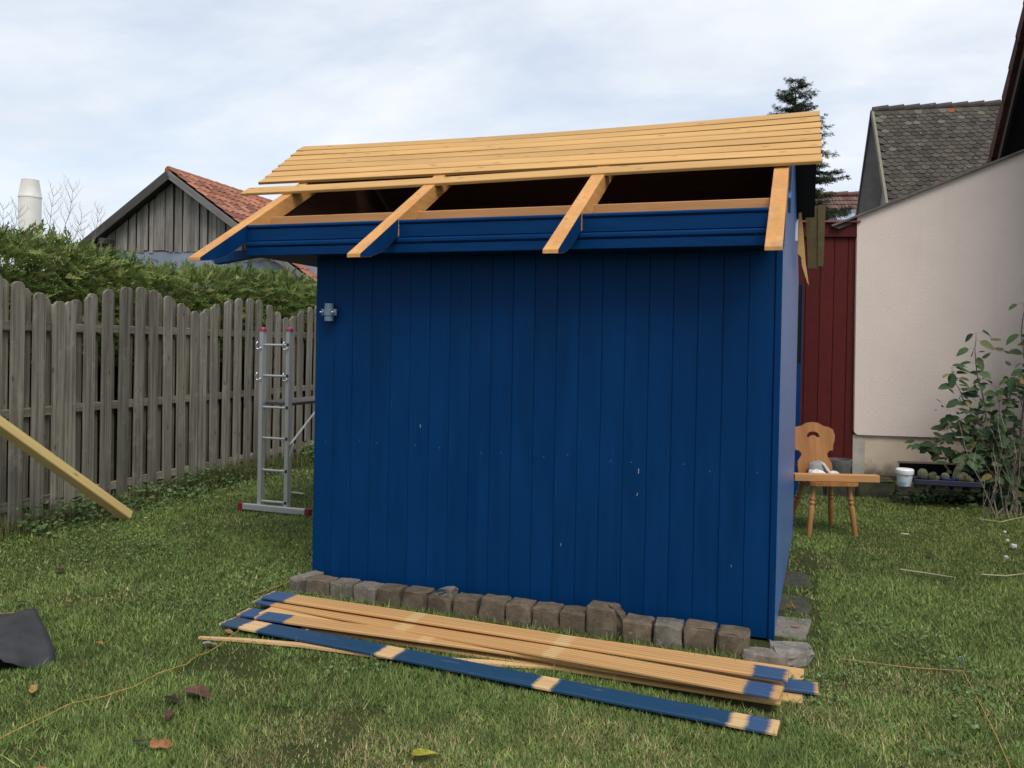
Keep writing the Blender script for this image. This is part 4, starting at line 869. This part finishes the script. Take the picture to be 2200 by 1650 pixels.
# ------------------------------------------------------------------ stone border, bucket, cacti
e0, e1 = gnd(1700, 1062), gnd(2330, 1094); ed = (e1-e0).normalized(); en = Vector((-ed.y, ed.x, 0))
bo = empty('stone_border', (e0+e1)/2, 'low mossy stone border below the stucco house', 'stone border')
s = 0; i = 0; Lt = (e1-e0).length
while s < Lt:
    l_ = U(.22, .42); h_ = U(.17, .23); p = e0+ed*(s+l_/2)
    obj('border_stone', rock(l_-.008, U(.2, .24), h_+.05, M['border'], .03, .012, 100+i), bo, frame((p.x, p.y, h_/2-.025), ed, en) @ Matrix.Translation((0, .11, 0))); s += l_; i += 1
bedm, t, b = newmat('dark_garden_earth', rough=1, spec=.1); t.links.new(ramp(t, noise(t, coords(t), 14, 6, .7), [(.3, (.022, .017, .012)), (.7, (.06, .048, .034))]), b.inputs['Base Color']); bump(t, b, noise(t, coords(t), 22, 6), .8, .03)
tag(obj('flower_bed', prism([P(e0+en*.2, .17), P(e1+en*.2, .17), P(e1+en*.9, .17), P(e0+en*.9, .17)], -UPZ*.16, bedm)), 'narrow earth bed along the house wall', kind='structure')
def onb(x, y, z): return plane(x, y, (0, 0, 1), z)
bk = plane(1943, 1043, (0, 0, 1), .20); bs = .09/.0895
buc = empty('plastic_bucket', bk, 'white plastic bucket with blue print and lid on the stone border', 'bucket')
bkm, t, b = newmat('printed_bucket', rough=.4)
n1 = noise(t, coords(t), 14, 3); c = mixc(t, ramp(t, n1, [(.50, (0, 0, 0)), (.56, (.85,)*3)]), (.50, .54, .56), (.16, .32, .52)); n2 = noise(t, coords(t), 22, 2); c = mixc(t, ramp(t, n2, [(.60, (0, 0, 0)), (.64, (.7,)*3)]), c, (.50, .48, .28)); t.links.new(c, b.inputs['Base Color'])
obj('pail', lathe([(.066, 0), (.078, .12), (.078, .125)], 20, bkm), buc, Matrix.Translation(bk))
obj('lid', lathe([(.083, .115), (.088, .125), (.088, .16), (.078, .172), (.02, .174)], 20, M['white']), buc, Matrix.Translation(bk))
c0, c1 = onb(1966, 1045, .215), onb(2106, 1052, .215); cdv = (c1-c0).normalized()
navy = newmat('dark_blue_tray_plastic', (.012, .014, .03), .5)[0]
tray = empty('plant_tray', (c0+c1)/2+cdv.cross(UPZ)*-.06, 'dark flat tray of cactus pots standing on the stone border', 'tray')
tm = frame((c0+c1)/2+Vector((0, .07, .03)), cdv, UPZ.cross(cdv)); TLn = (c1-c0).length
obj('base', bbox(TLn, .2, .02, navy, .004), tray, tm)
for s in (-1, 1): obj('rim', bbox(TLn, .012, .05, navy, .003), tray, tm @ Matrix.Translation((0, s*.1, .02)))
for s in (-1, 1): obj('rim', bbox(.012, .188, .05, navy, .003), tray, tm @ Matrix.Translation((s*(TLn/2-.006), 0, .02)))
for k in range(4): obj('foot', bbox(.09, .15, .05, M['border'], .008), tray, tm @ Matrix.Translation((-TLn*.4+k*TLn*.27, 0, -.036)))
cacm, t, b = newmat('cactus_skin', rough=.8); t.links.new(ramp(t, noise(t, coords(t), 60, 4, .7), [(.35, (.05, .06, .025)), (.7, (.16, .15, .09))]), b.inputs['Base Color'])
potb = newmat('cobalt_glazed_pot', (.01, .035, .25), .25)[0]; pott = newmat('terracotta', (.2, .06, .035), .8)[0]
def ribbed(r, h, nr=12):
    vs = []; fs = []; n = nr*2; m_ = 8
    for j in range(m_+1):
        a = math.pi*j/m_; rr = r*math.sin(a)**.8; zc = h*(1-math.cos(a))/2
        for i in range(n): q = 2*math.pi*i/n; k = rr*(1 if i % 2 else .84); vs.append((k*math.cos(q), k*math.sin(q), zc))
    for j in range(m_):
        for i in range(n): a = j*n+i; b_ = j*n+(i+1) % n; fs.append((a, b_, b_+n, a+n))
    return mesh('cactus', vs, fs, cacm)
def cactus(px, pyy, label, bodies, potmat, pr=.05, ph=.05, grp='cacti in the tray'):
    q = onb(px, pyy, .245); q = (c0+c1)/2+cdv*((q-(c0+c1)/2).dot(cdv))+UPZ.cross(cdv)*.07; q.z = .256
    o = empty('potted_cactus', q, label, 'cactus', grp)
    obj('pot', lathe([(pr*.75, 0), (pr, ph), (pr*.9, ph), (pr*.88, ph*.8)], 16, potmat), o, Matrix.Translation(q))
    for (dx, dz, r, h, tilt) in bodies: obj('stem', ribbed(r, h), o, Matrix.Translation(q+cdv*dx+UPZ*(ph*.7+dz)) @ Matrix.Rotation(tilt, 4, 'Y'))
cactus(1983, 1038, 'round barrel cactus next to the bucket', [(0, -.01, .05, .115, 0)], navy, .05, .04)
cactus(2008, 1040, 'clustered small cactus between barrel cactus and blue bowl', [(-.02, 0, .035, .07, 0), (.03, -.01, .03, .055, 0), (0, .03, .03, .05, 0)], pott, .05, .035)
cactus(2038, 1041, 'tall leaning cactus in a cobalt blue bowl', [(-.025, -.01, .04, .08, 0), (.05, 0, .032, .22, .38)], potb, .085, .045)
cactus(2074, 1044, 'lumpy grey cactus cluster at the shrub end of the tray', [(-.03, 0, .045, .08, 0), (.035, 0, .04, .07, 0), (0, .035, .04, .06, .2), (.07, -.01, .025, .05, 0)], navy, .06, .03)
PLP = atY(1803, 1004, 9.93); PLP.z = .12
pln = empty('concrete_planter', PLP, 'round grey concrete planter behind the chair', 'planter')
obj('bowl', lathe([(.11, 0), (.125, .16), (.135, .19), (.135, .24), (.112, .24), (.105, .17)], 20, M['concrete']), pln, Matrix.Translation(PLP)); obj('soil', lathe([(.108, .19), (.07, .20)], 16, bedm), pln, Matrix.Translation(PLP))
pln.location = PLP; WM[pln.name] = Matrix.Translation(PLP)
for ch in [o for o in bpy.data.objects if o.parent == pln]: ch.matrix_basis = Matrix()

# ------------------------------------------------------------------ shrub on the right
M['hazel'] = newmat('broad_leaf', rough=.65, spec=.22)[0]; t = M['hazel'].node_tree; b = t.nodes['Principled BSDF']
oi = nd(t, 'ObjectInfo'); c = ramp(t, oi.outputs['Random'], [(0, (.026, .06, .024)), (.55, (.042, .085, .03)), (.85, (.07, .11, .04)), (.93, (.11, .11, .04)), (.99, (.2, .13, .03))])
c = mixc(t, ramp(t, noise(t, coords(t), 30, 4), [(.4, (0, 0, 0)), (.8, (.4,)*3)]), c, (.06, .07, .03)); t.links.new(c, b.inputs['Base Color'])
def leaf_mesh(l, wd, mat, fold=.25, curl=.2, seed=0, rag=.12):
    r_ = random.Random(seed); n = 7; vs = []; fs = []
    for i in range(n+1):
        u = i/n; ww = wd/2*math.sin(math.pi*min(u*.94+.06, 1))**.65*(1.05-.35*u)*(1+r_.uniform(-rag, rag)); z = -curl*l*u*u
        if i == n: ww = 0.0005
        vs += [(u*l, -ww, z+fold*ww), (u*l, 0, z), (u*l, ww, z+fold*ww)]
    for i in range(n):
        a = i*3; fs += [(a, a+1, a+4, a+3), (a+1, a+2, a+5, a+4)]
    return mesh('leaf', vs, fs, mat, True)
LM = [leaf_mesh(1, U(.55, .74), M['hazel'], U(.1, .35), U(.05, .3), k) for k in range(6)]
sh = empty('hazel_shrub', gnd(2170, 1105), 'leafy green shrub growing against the stucco wall', 'shrub')
stems = MB(); nleaf = 0
def stem_path(b0, pts, r0, r1):
    P_ = [b0]+pts; q = []
    for i in range(len(P_)-1):
        for k in range(4): q.append(P_[i].lerp(P_[i+1], k/4)+Vector((U(-1, 1), U(-1, 1), U(-1, 1)))*.008)
    q.append(P_[-1]); stems.tube(q, [r0+(r1-r0)*i/(len(q)-1) for i in range(len(q))], 5); return q
def add_leaf(p, dv, s):
    global nleaf
    if nleaf >= 300: return
    up = Vector((U(-.6, .6), -.95+U(-.6, .5), 1)).normalized(); x = dv.normalized(); y_ = up.cross(x)
    if y_.length < .05: return
    obj('leaf', LM[random.randrange(6)], sh, frame(p, x, y_) @ Matrix.Scale(s, 4)); nleaf += 1
DS = 8.6
S = lambda x, y, D=DS: dep(x, y, D)
paths = [([(2160, 1050), (2130, 960), (2112, 860), (2096, 780), (2097, 716)], .014, .003), ([(2150, 1000), (2110, 910), (2070, 860), (2050, 815), (2044, 790)], .01, .002),
         ([(2172, 1010), (2158, 960), (2158, 890), (2176, 830), (2200, 795)], .016, .005), ([(2150, 1030), (2090, 985), (2040, 965), (1990, 958), (1965, 955)], .01, .002),
         ([(2190, 1010), (2195, 900), (2205, 800), (2195, 720), (2200, 650)], .014, .004), ([(2130, 1050), (2115, 960), (2070, 900), (2040, 905), (2035, 935)], .009, .002),
         ([(2180, 1060), (2205, 1010), (2215, 930), (2190, 850), (2180, 800)], .012, .003), ([(2150, 1040), (2120, 1000), (2080, 975), (2060, 990)], .008, .002),
         ([(2165, 1060), (2140, 1010), (2130, 950), (2150, 900), (2140, 830)], .009, .002), ([(2190, 1050), (2170, 980), (2140, 930), (2100, 920), (2075, 935)], .008, .002), ([(2210, 1040), (2240, 950), (2250, 850), (2230, 740)], .012, .003)]
cnt = [26, 24, 16, 26, 32, 22, 30, 22, 32, 26, 24]
for (pts, r0_, r1_), cn in zip(paths, cnt):
    D_ = DS+U(-.25, .25); base = gnd(2165+U(-30, 45), 1108+U(-12, 10)); q = stem_path(base, [S(x, y, D_) for x, y in pts], r0_, r1_)
    for k in range(cn):
        i = int(len(q)*(.12+.88*((k+.5)/cn)**.8)); i = min(i, len(q)-1)
        dv = Vector((U(-1, 1), U(-.8, .3), U(-.25, .35))); p = q[i]; st_ = p+dv.normalized()*U(.01, .08); stems.tube([p, st_], .0015, 3)
        add_leaf(st_, dv+Vector((0, 0, -.25)), U(.08, .165))
obj('stems', stems.mesh(newmat('pale_shrub_bark', (.13, .105, .08), .85)[0], True), sh, Matrix())
_lp = []; n_l = 900
for (pts, r0_, r1_) in paths:
    for _ in range(48):
        k = random.random()**1.2*.62; i = min(int(k*len(pts)), len(pts)-2); f_ = random.random(); x_ = pts[i][0]*(1-f_)+pts[i+1][0]*f_+random.gauss(0, 26); y__ = pts[i][1]*(1-f_)+pts[i+1][1]*f_+random.gauss(8, 22)
        _lp.append(list(S(max(x_, 2010), y__, DS+U(-.3, .35))))
SHRUB_FILL = np.array(_lp)
mb = MB()
for _ in range(12):
    p = gnd(U(2110, 2230), U(1090, 1125)); twig(mb, p, Vector((U(-.4, .4), U(-.3, .3), 1)).normalized(), U(.4, 1.0), .005, 1, random)
obj('bare_twigs', mb.mesh(bark), sh, Matrix())

# ------------------------------------------------------------------ small things on the lawn
def string(label, pts, r, mat, name='string', z=.018):
    P_ = []
    for i in range(len(pts)-1):
        for k in range(4): u = k/4; x = pts[i][0]*(1-u)+pts[i+1][0]*u; y_ = pts[i][1]*(1-u)+pts[i+1][1]*u; P_.append(gnd(x, y_+U(-.8, .8), z+U(-.006, .01)))
    P_.append(gnd(*pts[-1], z)); tag(obj(name, MB().tube(P_, r, 5).mesh(mat)), label, 'string')
orc = newmat('orange_twine', (.46, .25, .075), .7)[0]
string('orange twine running from the tarp side to the split lath', [(-60, 1612), (0, 1586), (75, 1549), (150, 1512), (180, 1505), (225, 1496), (290, 1473), (340, 1446), (400, 1427), (425, 1407), (445, 1402), (470, 1388), (490, 1370), (515, 1352)], .0018, orc, z=.024)
string('orange twine from the corner stone to the plank pile', [(548, 1275), (590, 1262), (625, 1249)], .002, orc, z=.024)
string('orange twine stretched from the slabs to the metal peg', [(1805, 1415), (1880, 1424), (1960, 1435), (2069, 1441), (2080, 1462), (2105, 1510), (2140, 1580), (2175, 1660)], .0017, orc, z=.02)
pg = gnd(2068, 1443)
tag(obj('ground_peg', MB().tube([pg, pg+Vector((.0, 0, .06)), pg+Vector((-.005, 0, .075)), pg+Vector((-.014, 0, .07)), pg+Vector((-.018, 0, .05))], .004, 6).mesh(M['steel'])), 'hooked metal peg holding the orange twine', 'peg')
tw_m = newmat('bleached_stick', (.36, .31, .2), .9)[0]
def stick(label, pts, r=.004):
    tag(obj('dry_stick', MB().tube([gnd(x, y_, .03) for x, y_ in pts], [r, r*.9, r*.5][:len(pts)], 5).mesh(tw_m)), label, 'stick')
stick('straight pale dry stick lying alone on the grass', [(1934, 1223), (1990, 1231), (2048, 1240)], .006)
stick('curved pale stick running out of the shrub', [(2110, 1234), (2160, 1237), (2205, 1232)], .005)
stick('thin dry stalk below the shrub', [(2105, 1115), (2150, 1121), (2210, 1108)], .005)
wst = stone('white_pebble', (.5, .5, .48), (.65, .65, .63), 15, amt=.05)
for i, (x, y_, s_, lab) in enumerate(((2178, 1173, .03, 'largest white pebble on bare earth by the shrub'), (2165, 1161, .018, 'small pebble touching the largest white one'), (2162, 1197, .02, 'white pebble on the grass edge below the largest one'), (2159, 1143, .016, 'pebble nearest the shrub stems'))):
    tag(obj('pebble', rock(s_*1.3, s_, s_, wst, .008, .003, 200+i, sub=1), None, Matrix.Translation(gnd(x, y_, .02+s_/2))), lab, 'pebble', 'white pebbles by the shrub')
scr = newmat('pale_wood_scrap', (.55, .47, .33), .8)[0]
for i, (x, y_, l_, lab) in enumerate(((1945, 1147, .06, 'pale wood chip on the lawn behind the chair'), (640, 1059, .16, 'pale wood strip on the grass behind the ladder'), (313, 1112, .03, 'white scrap beside the foot of the leaning post'), (396, 1124, .025, 'white scrap on the grass in front of the ladder'))):
    tag(obj('wood_scrap', bbox(l_, l_*.25, .008, scr, .002), None, Matrix.Translation(gnd(x, y_, .035)) @ Matrix.Rotation(U(-.3, .3), 4, 'Z')), lab, 'wood scrap')
def dleaf(px, pyy, l, col, label, cr=.12, rz=None, tilt=.0):
    m, t, b = newmat('dead_leaf', col, .7, spec=.2); c = ramp(t, noise(t, coords(t), 3.5/l, 6, .7), [(.35, tuple(x*.4 for x in col)), (.65, col)]); t.links.new(c, b.inputs['Base Color'])
    me = leaf_mesh(l, l*.5, m, cr, cr*.6, int(px), .3); tag(obj('fallen_leaf', me, None, Matrix.Translation(gnd(px, pyy, .035)) @ Matrix.Rotation(U(-1, 1) if rz is None else rz, 4, 'Z') @ Matrix.Rotation(tilt, 4, 'X')), label, 'leaf', 'fallen leaves on the lawn')
DBR = (.075, .035, .025); OB = (.36, .17, .07); 
dleaf(120, 1221, .10, DBR, 'dark curled leaf lying toward the fence')
dleaf(140, 1293, .075, (.12, .05, .035), 'reddish brown leaf above the roofing felt corner')
dleaf(38, 1292, .05, (.05, .03, .025), 'tiny black brown leaf above the roofing felt')
dleaf(48, 1310, .06, (.05, .03, .02), 'dark leaf touching the roofing felt edge')
dleaf(0, 1322, .11, OB, 'orange leaf behind the roofing felt')
dleaf(212, 1378, .05, OB, 'small orange leaf alone beside the roofing felt')
dleaf(74, 1471, .08, (.42, .24, .08), 'yellow orange leaf in front of the roofing felt')
dleaf(322, 1600, .085, OB, 'curled orange brown leaf standing in the near grass', .7, .6, .8)
dleaf(82, 1648, .11, OB, 'orange leaf at the very bottom edge')
dleaf(392, 1486, .16, (.14, .07, .05), 'large ragged brown leaf near the split lath', .5, .3)
dleaf(352, 1499, .08, (.04, .025, .02), 'dark stalk like leaf joined to the large brown leaf', .6, .2)
dleaf(366, 1525, .08, (.10, .05, .035), 'thin brown leaf below the large ragged one')
dleaf(485, 1352, .07, OB, 'orange leaf under the end of the blue plank')
dleaf(428, 1358, .05, (.06, .04, .035), 'dark leaf at the tip of the split lath')
dleaf(435, 1384, .08, (.3, .28, .24), 'pale grey curled leaf below the lath tip', .5)
dleaf(885, 1622, .105, (.42, .38, .05), 'bright yellow leaf in the near grass', .25, .8)
dleaf(106, 1143, .07, (.35, .33, .12), 'pale yellow leaf among the weeds at the fence')
dleaf(655, 1180, .09, (.11, .05, .035), 'brown leaf beside the shed wall corner')
dleaf(285, 1594, .05, (.07, .045, .04), 'small dark leaf beside the curled orange one')
dleaf(1700, 1341, .06, OB, 'orange leaf on the slabs beside the shed wall')
dleaf(1690, 1300, .07, (.25, .08, .04), 'rusty leaf lying at the shed side wall')
dleaf(1985, 1186, .09, (.05, .03, .022), 'dark leaf on the lawn in front of the stone border')

# ------------------------------------------------------------------ grass
M['grass'] = leafmat('grass_blades', .6, .35, .25)
def in_quad(x, y, A, B, side, wd, pad):
    d = np.array([B.x-A.x, B.y-A.y]); L = np.hypot(*d); d /= L; s = np.array([side.x, side.y]); u = (x-A.x)*d[0]+(y-A.y)*d[1]; v_ = (x-A.x)*s[0]+(y-A.y)*s[1]
    return (u > -.0+pad) & (u < L-pad) & (v_ > pad) & (v_ < wd-pad)
def scatter(n):
    d = 2.3*np.exp(rng.random(n)*math.log(11.5/2.3)); d = np.where(rng.random(n) < .25, rng.uniform(2.3, 9, n), d)
    th = np.tan(rng.uniform(-R(50), R(46), n)); x = CF.x*d+r0.x*d*th; y = CF.y*d+r0.y*d*th
    fx_ = FO.x+fdir.x*(y-FO.y)/fdir.y
    ok = ~((x > -2.95) & (x < -.06) & (y > 4.46) & (y < 7.5)) & (x > fx_+.03)
    ey = e0.y+(x-e0.x)*ed.y/ed.x; ok &= (y < ey)
    for (A, B, sd, wd, z_) in PLK:
        if wd > 0: ok &= ~in_quad(x, y, A, B, sd, wd, .012)
    ok &= ~((x > -.05) & (x < .13) & (y > 4.75) & (y < 6.9) & (rng.random(n) < .85))
    s1 = (fr1-back1); fl = ((x-back1.x)*s1.y-(y-back1.y)*s1.x > .012) & (y < back0.y+(x-back0.x)*(back1.y-back0.y)/(back1.x-back0.x)-.03) & (y > fr0.y+(x-fr0.x)*(fr1.y-fr0.y)/(fr1.x-fr0.x)+.02) & (x > min(back0.x, fr0.x)); ok &= ~fl
    for st in [(c3, .12, .07), (c4, .09, .1)]: ok &= ~((abs(x-st[0].x) < st[1]) & (abs(y-st[0].y-.01) < st[2]))
    return x[ok], y[ok]
x, y = scatter(1080000); bare = (vnoise(x, y, .33, 61)*.7+vnoise(x, y, .1, 62)*.3 > .66) & (np.hypot(x+2.2, (y-2.6)*1.3) < 1.3) & (rng.random(len(x)) < .8); x, y = x[~bare], y[~bare]; n = len(x)
dist = np.hypot(x, y)
p1 = vnoise(x, y, .55, 11); p2 = vnoise(x, y, .16, 12); p3 = vnoise(x, y, 1.6, 13)
dry = np.clip((.62*p1+.25*p2+.35*p3-.64)*3.0+np.clip((3.75-dist)*.5, -.25, .4), 0, 1)
h = rng.uniform(.013, .030, n)*(1.15-.35*dry)*(.75+.5*vnoise(x, y, .3, 15)); h *= np.where(rng.random(n) < .03, 1.9, 1)
edge = np.minimum(np.abs(y-4.33)+5*((x < -2.9) | (x > -.1)), 9); h *= np.where((edge < .06) & (rng.random(n) < .35), 2.1, 1)
az = rng.uniform(0, 2*np.pi, n); lean = rng.uniform(.35, 1.75, n)
wv = rng.uniform(.0013, .0030, n)*np.where(rng.random(n) < .12, 1.9, 1)*(1+.16*np.clip(dist-3, 0, 7))
dx, dy = np.cos(az), np.sin(az); px_, py_ = -dy, dx
z0 = np.zeros(n)-.004
B0 = np.stack([x-px_*wv, y-py_*wv, z0], 1); B1_ = np.stack([x+px_*wv, y+py_*wv, z0], 1)
T = np.stack([x+dx*h*np.sin(lean)*1.2, y+dy*h*np.sin(lean)*1.2, h*np.cos(lean*.75)], 1)
ga = np.array([.125, .178, .045]); gb = np.array([.20, .235, .072]); gc = np.array([.080, .130, .036]); gd = np.array([.36, .29, .15])
mixv = np.clip(vnoise(x, y, .4, 16)*.6+.5*rng.random(n)-.05, 0, 1)[:, None]
colr = gc*(1-mixv)+ga*mixv; yel = (rng.random(n) < .25)[:, None]; colr = np.where(yel, gb*rng.uniform(.8, 1.2, (n, 1)), colr)
dd = (rng.random(n) < dry*.42)[:, None]; colr = np.where(dd, gd*rng.uniform(.6, 1.1, (n, 1)), colr)
moss = np.clip((x+.2)*.8, 0, 1)*np.clip((y-5)*.4, 0, 1); colr = colr*(1-moss[:, None]*.4)+np.array([.085, .09, .02])*moss[:, None]*.4
colr *= rng.uniform(.62, 1.42, (n, 1))*(.66+.68*vnoise(x, y, .085, 51)*.6+.68*vnoise(x, y, .26, 52)*.4)[:, None]*1.42
th_ = rng.random(n) < .045; colr[th_] = np.array([.30, .25, .13])*rng.uniform(.5, 1.1, (int(th_.sum()), 1))
tag(obj('grass', tris('grass', np.stack([B0, B1_, T], 1), M['grass'], colr)), 'short lawn grass with dry yellow patches', 'grass', kind='stuff')
# low broad leaves: clover in the lawn, ivy and weeds at the foot of fence and border
def cover(name, label, P3, size, pal, seed, upright=.5, k=6):
    g = np.random.default_rng(seed); n = len(P3); nrm_ = np.stack([g.normal(size=n)*upright, g.normal(size=n)*upright-.15, np.ones(n)], 1); nrm_ /= np.linalg.norm(nrm_, axis=1)[:, None]
    a = np.cross(nrm_, g.normal(size=(n, 3))); a /= np.linalg.norm(a, axis=1)[:, None]; b2 = np.cross(nrm_, a); V = []
    for i in range(k):
        q = 2*np.pi*i/k; rr = (1.25 if i == 0 else 1.0 if i % 2 else .86); V.append(P3+(a*math.cos(q)*rr+b2*math.sin(q)*.85*rr)*size[:, None])
    c_ = np.array(pal)[g.integers(len(pal), size=n)]*g.uniform(.7, 1.3, (n, 1))
    return tag(obj(name, tris(name, np.stack(V, 1), M['foliage'], c_, k)), label, 'plants', kind='stuff')
n = 3400; s_ = rng.uniform(3.9, 10.8, n); off = np.abs(rng.normal(size=n))*.22*(.5+vnoise(s_, s_*0, .5, 21)); dens = vnoise(s_, s_*0, .7, 22) > .30
s_, off = s_[dens], off[dens]; hh = np.clip(.20-off*.42, .02, .3)*rng.random(len(s_))*(.5+.9*vnoise(s_, s_*0, .45, 23))
W3 = np.array([list(fp(a, .05+o_, .015+z_)) for a, o_, z_ in zip(s_, off, hh)])
cover('weeds', 'leafy weeds growing along the foot of the fence', W3, rng.uniform(.009, .026, len(s_)), [(.10, .18, .06), (.125, .20, .075), (.055, .115, .045), (.16, .20, .075)], 31)
x, y = scatter(60000); pz_ = vnoise(x, y, .5, 41)*.6+vnoise(x, y, .17, 42)*.4; lf = (x < -2.2); k_ = (pz_ > np.where(lf & (y > 3.8), .44, .70)) & ((y > 3.3)); x, y = x[k_], y[k_]
cover('clover', 'small clover leaves mixed into the lawn', np.stack([x, y, rng.uniform(.012, .034, len(x))], 1), rng.uniform(.005, .011, len(x)), [(.12, .19, .055), (.17, .23, .085), (.09, .15, .045)], 32, .4)
n = 2600; u = rng.uniform(0, 1, n)**.8; q = np.array([list(e0+ed*(1.0+a*1.8)) for a in u]); q[:, 1] += rng.normal(size=n)*.10-.05*u-.03; q[:, 2] = np.abs(rng.normal(size=n))*.07*(.35+u)+.015
q[:, 1] -= np.where(u > .55, rng.random(n)*.35, 0)
cover('ivy', 'dark ivy creeping over the stone border below the shrub', q, rng.uniform(.012, .03, n), [(.022, .05, .018), (.035, .065, .025), (.05, .075, .03)], 33, .8)
tmp_n = len(SHRUB_FILL); g5 = np.random.default_rng(77); nr5 = np.stack([g5.normal(size=tmp_n)*.7, g5.normal(size=tmp_n)*.5-.7, np.ones(tmp_n)], 1); nr5 /= np.linalg.norm(nr5, axis=1)[:, None]
a5 = np.cross(nr5, g5.normal(size=(tmp_n, 3))); a5 /= np.linalg.norm(a5, axis=1)[:, None]; b5 = np.cross(nr5, a5); sz5 = g5.uniform(.02, .045, tmp_n)[:, None]
V5 = np.stack([SHRUB_FILL+(a5*math.cos(q)*(1.5 if q == 0 else 1)+b5*math.sin(q)*.7)*sz5 for q in (0, 1.0, 2.2, math.pi, 4.08, 5.28)], 1)
c5 = np.array([(.03, .055, .022), (.05, .07, .028), (.09, .085, .04), (.02, .042, .018), (.13, .10, .055)])[g5.choice(5, tmp_n, p=[.35, .25, .15, .2, .05])]*g5.uniform(.7, 1.2, (tmp_n, 1))
o = obj('small_leaves', tris('small_leaves', V5, M['foliage'], c5, 6), sh, Matrix()); o['kind'] = 'stuff'
# long grass tufts at the fence and around the post
n = 5200; s_ = np.concatenate([rng.normal(8.1, .5, 2600), rng.uniform(4.4, 10.5, 2600)]); of_ = np.abs(rng.normal(size=n))*.15+.03
b3 = np.array([list(fp(a, o_, 0)) for a, o_ in zip(s_, of_)]); h = rng.uniform(.08, .26, n); az = rng.uniform(0, 2*np.pi, n); ln_ = rng.uniform(.1, .9, n)
D3 = np.stack([np.cos(az)*np.sin(ln_), np.sin(az)*np.sin(ln_), np.cos(ln_)], 1); sd = np.stack([-np.sin(az), np.cos(az), az*0], 1)*.004
tcol = np.array([(.10, .13, .035), (.07, .10, .03), (.20, .17, .07), (.28, .22, .10)])[rng.choice(4, n, p=[.4, .35, .15, .1])]*rng.uniform(.7, 1.2, (n, 1))
tag(obj('tall_grass', tris('tallgrass', np.stack([b3-sd, b3+sd, b3+D3*h[:, None]], 1), M['grass'], tcol)), 'longer unmown grass along the fence foot', 'grass', kind='stuff')
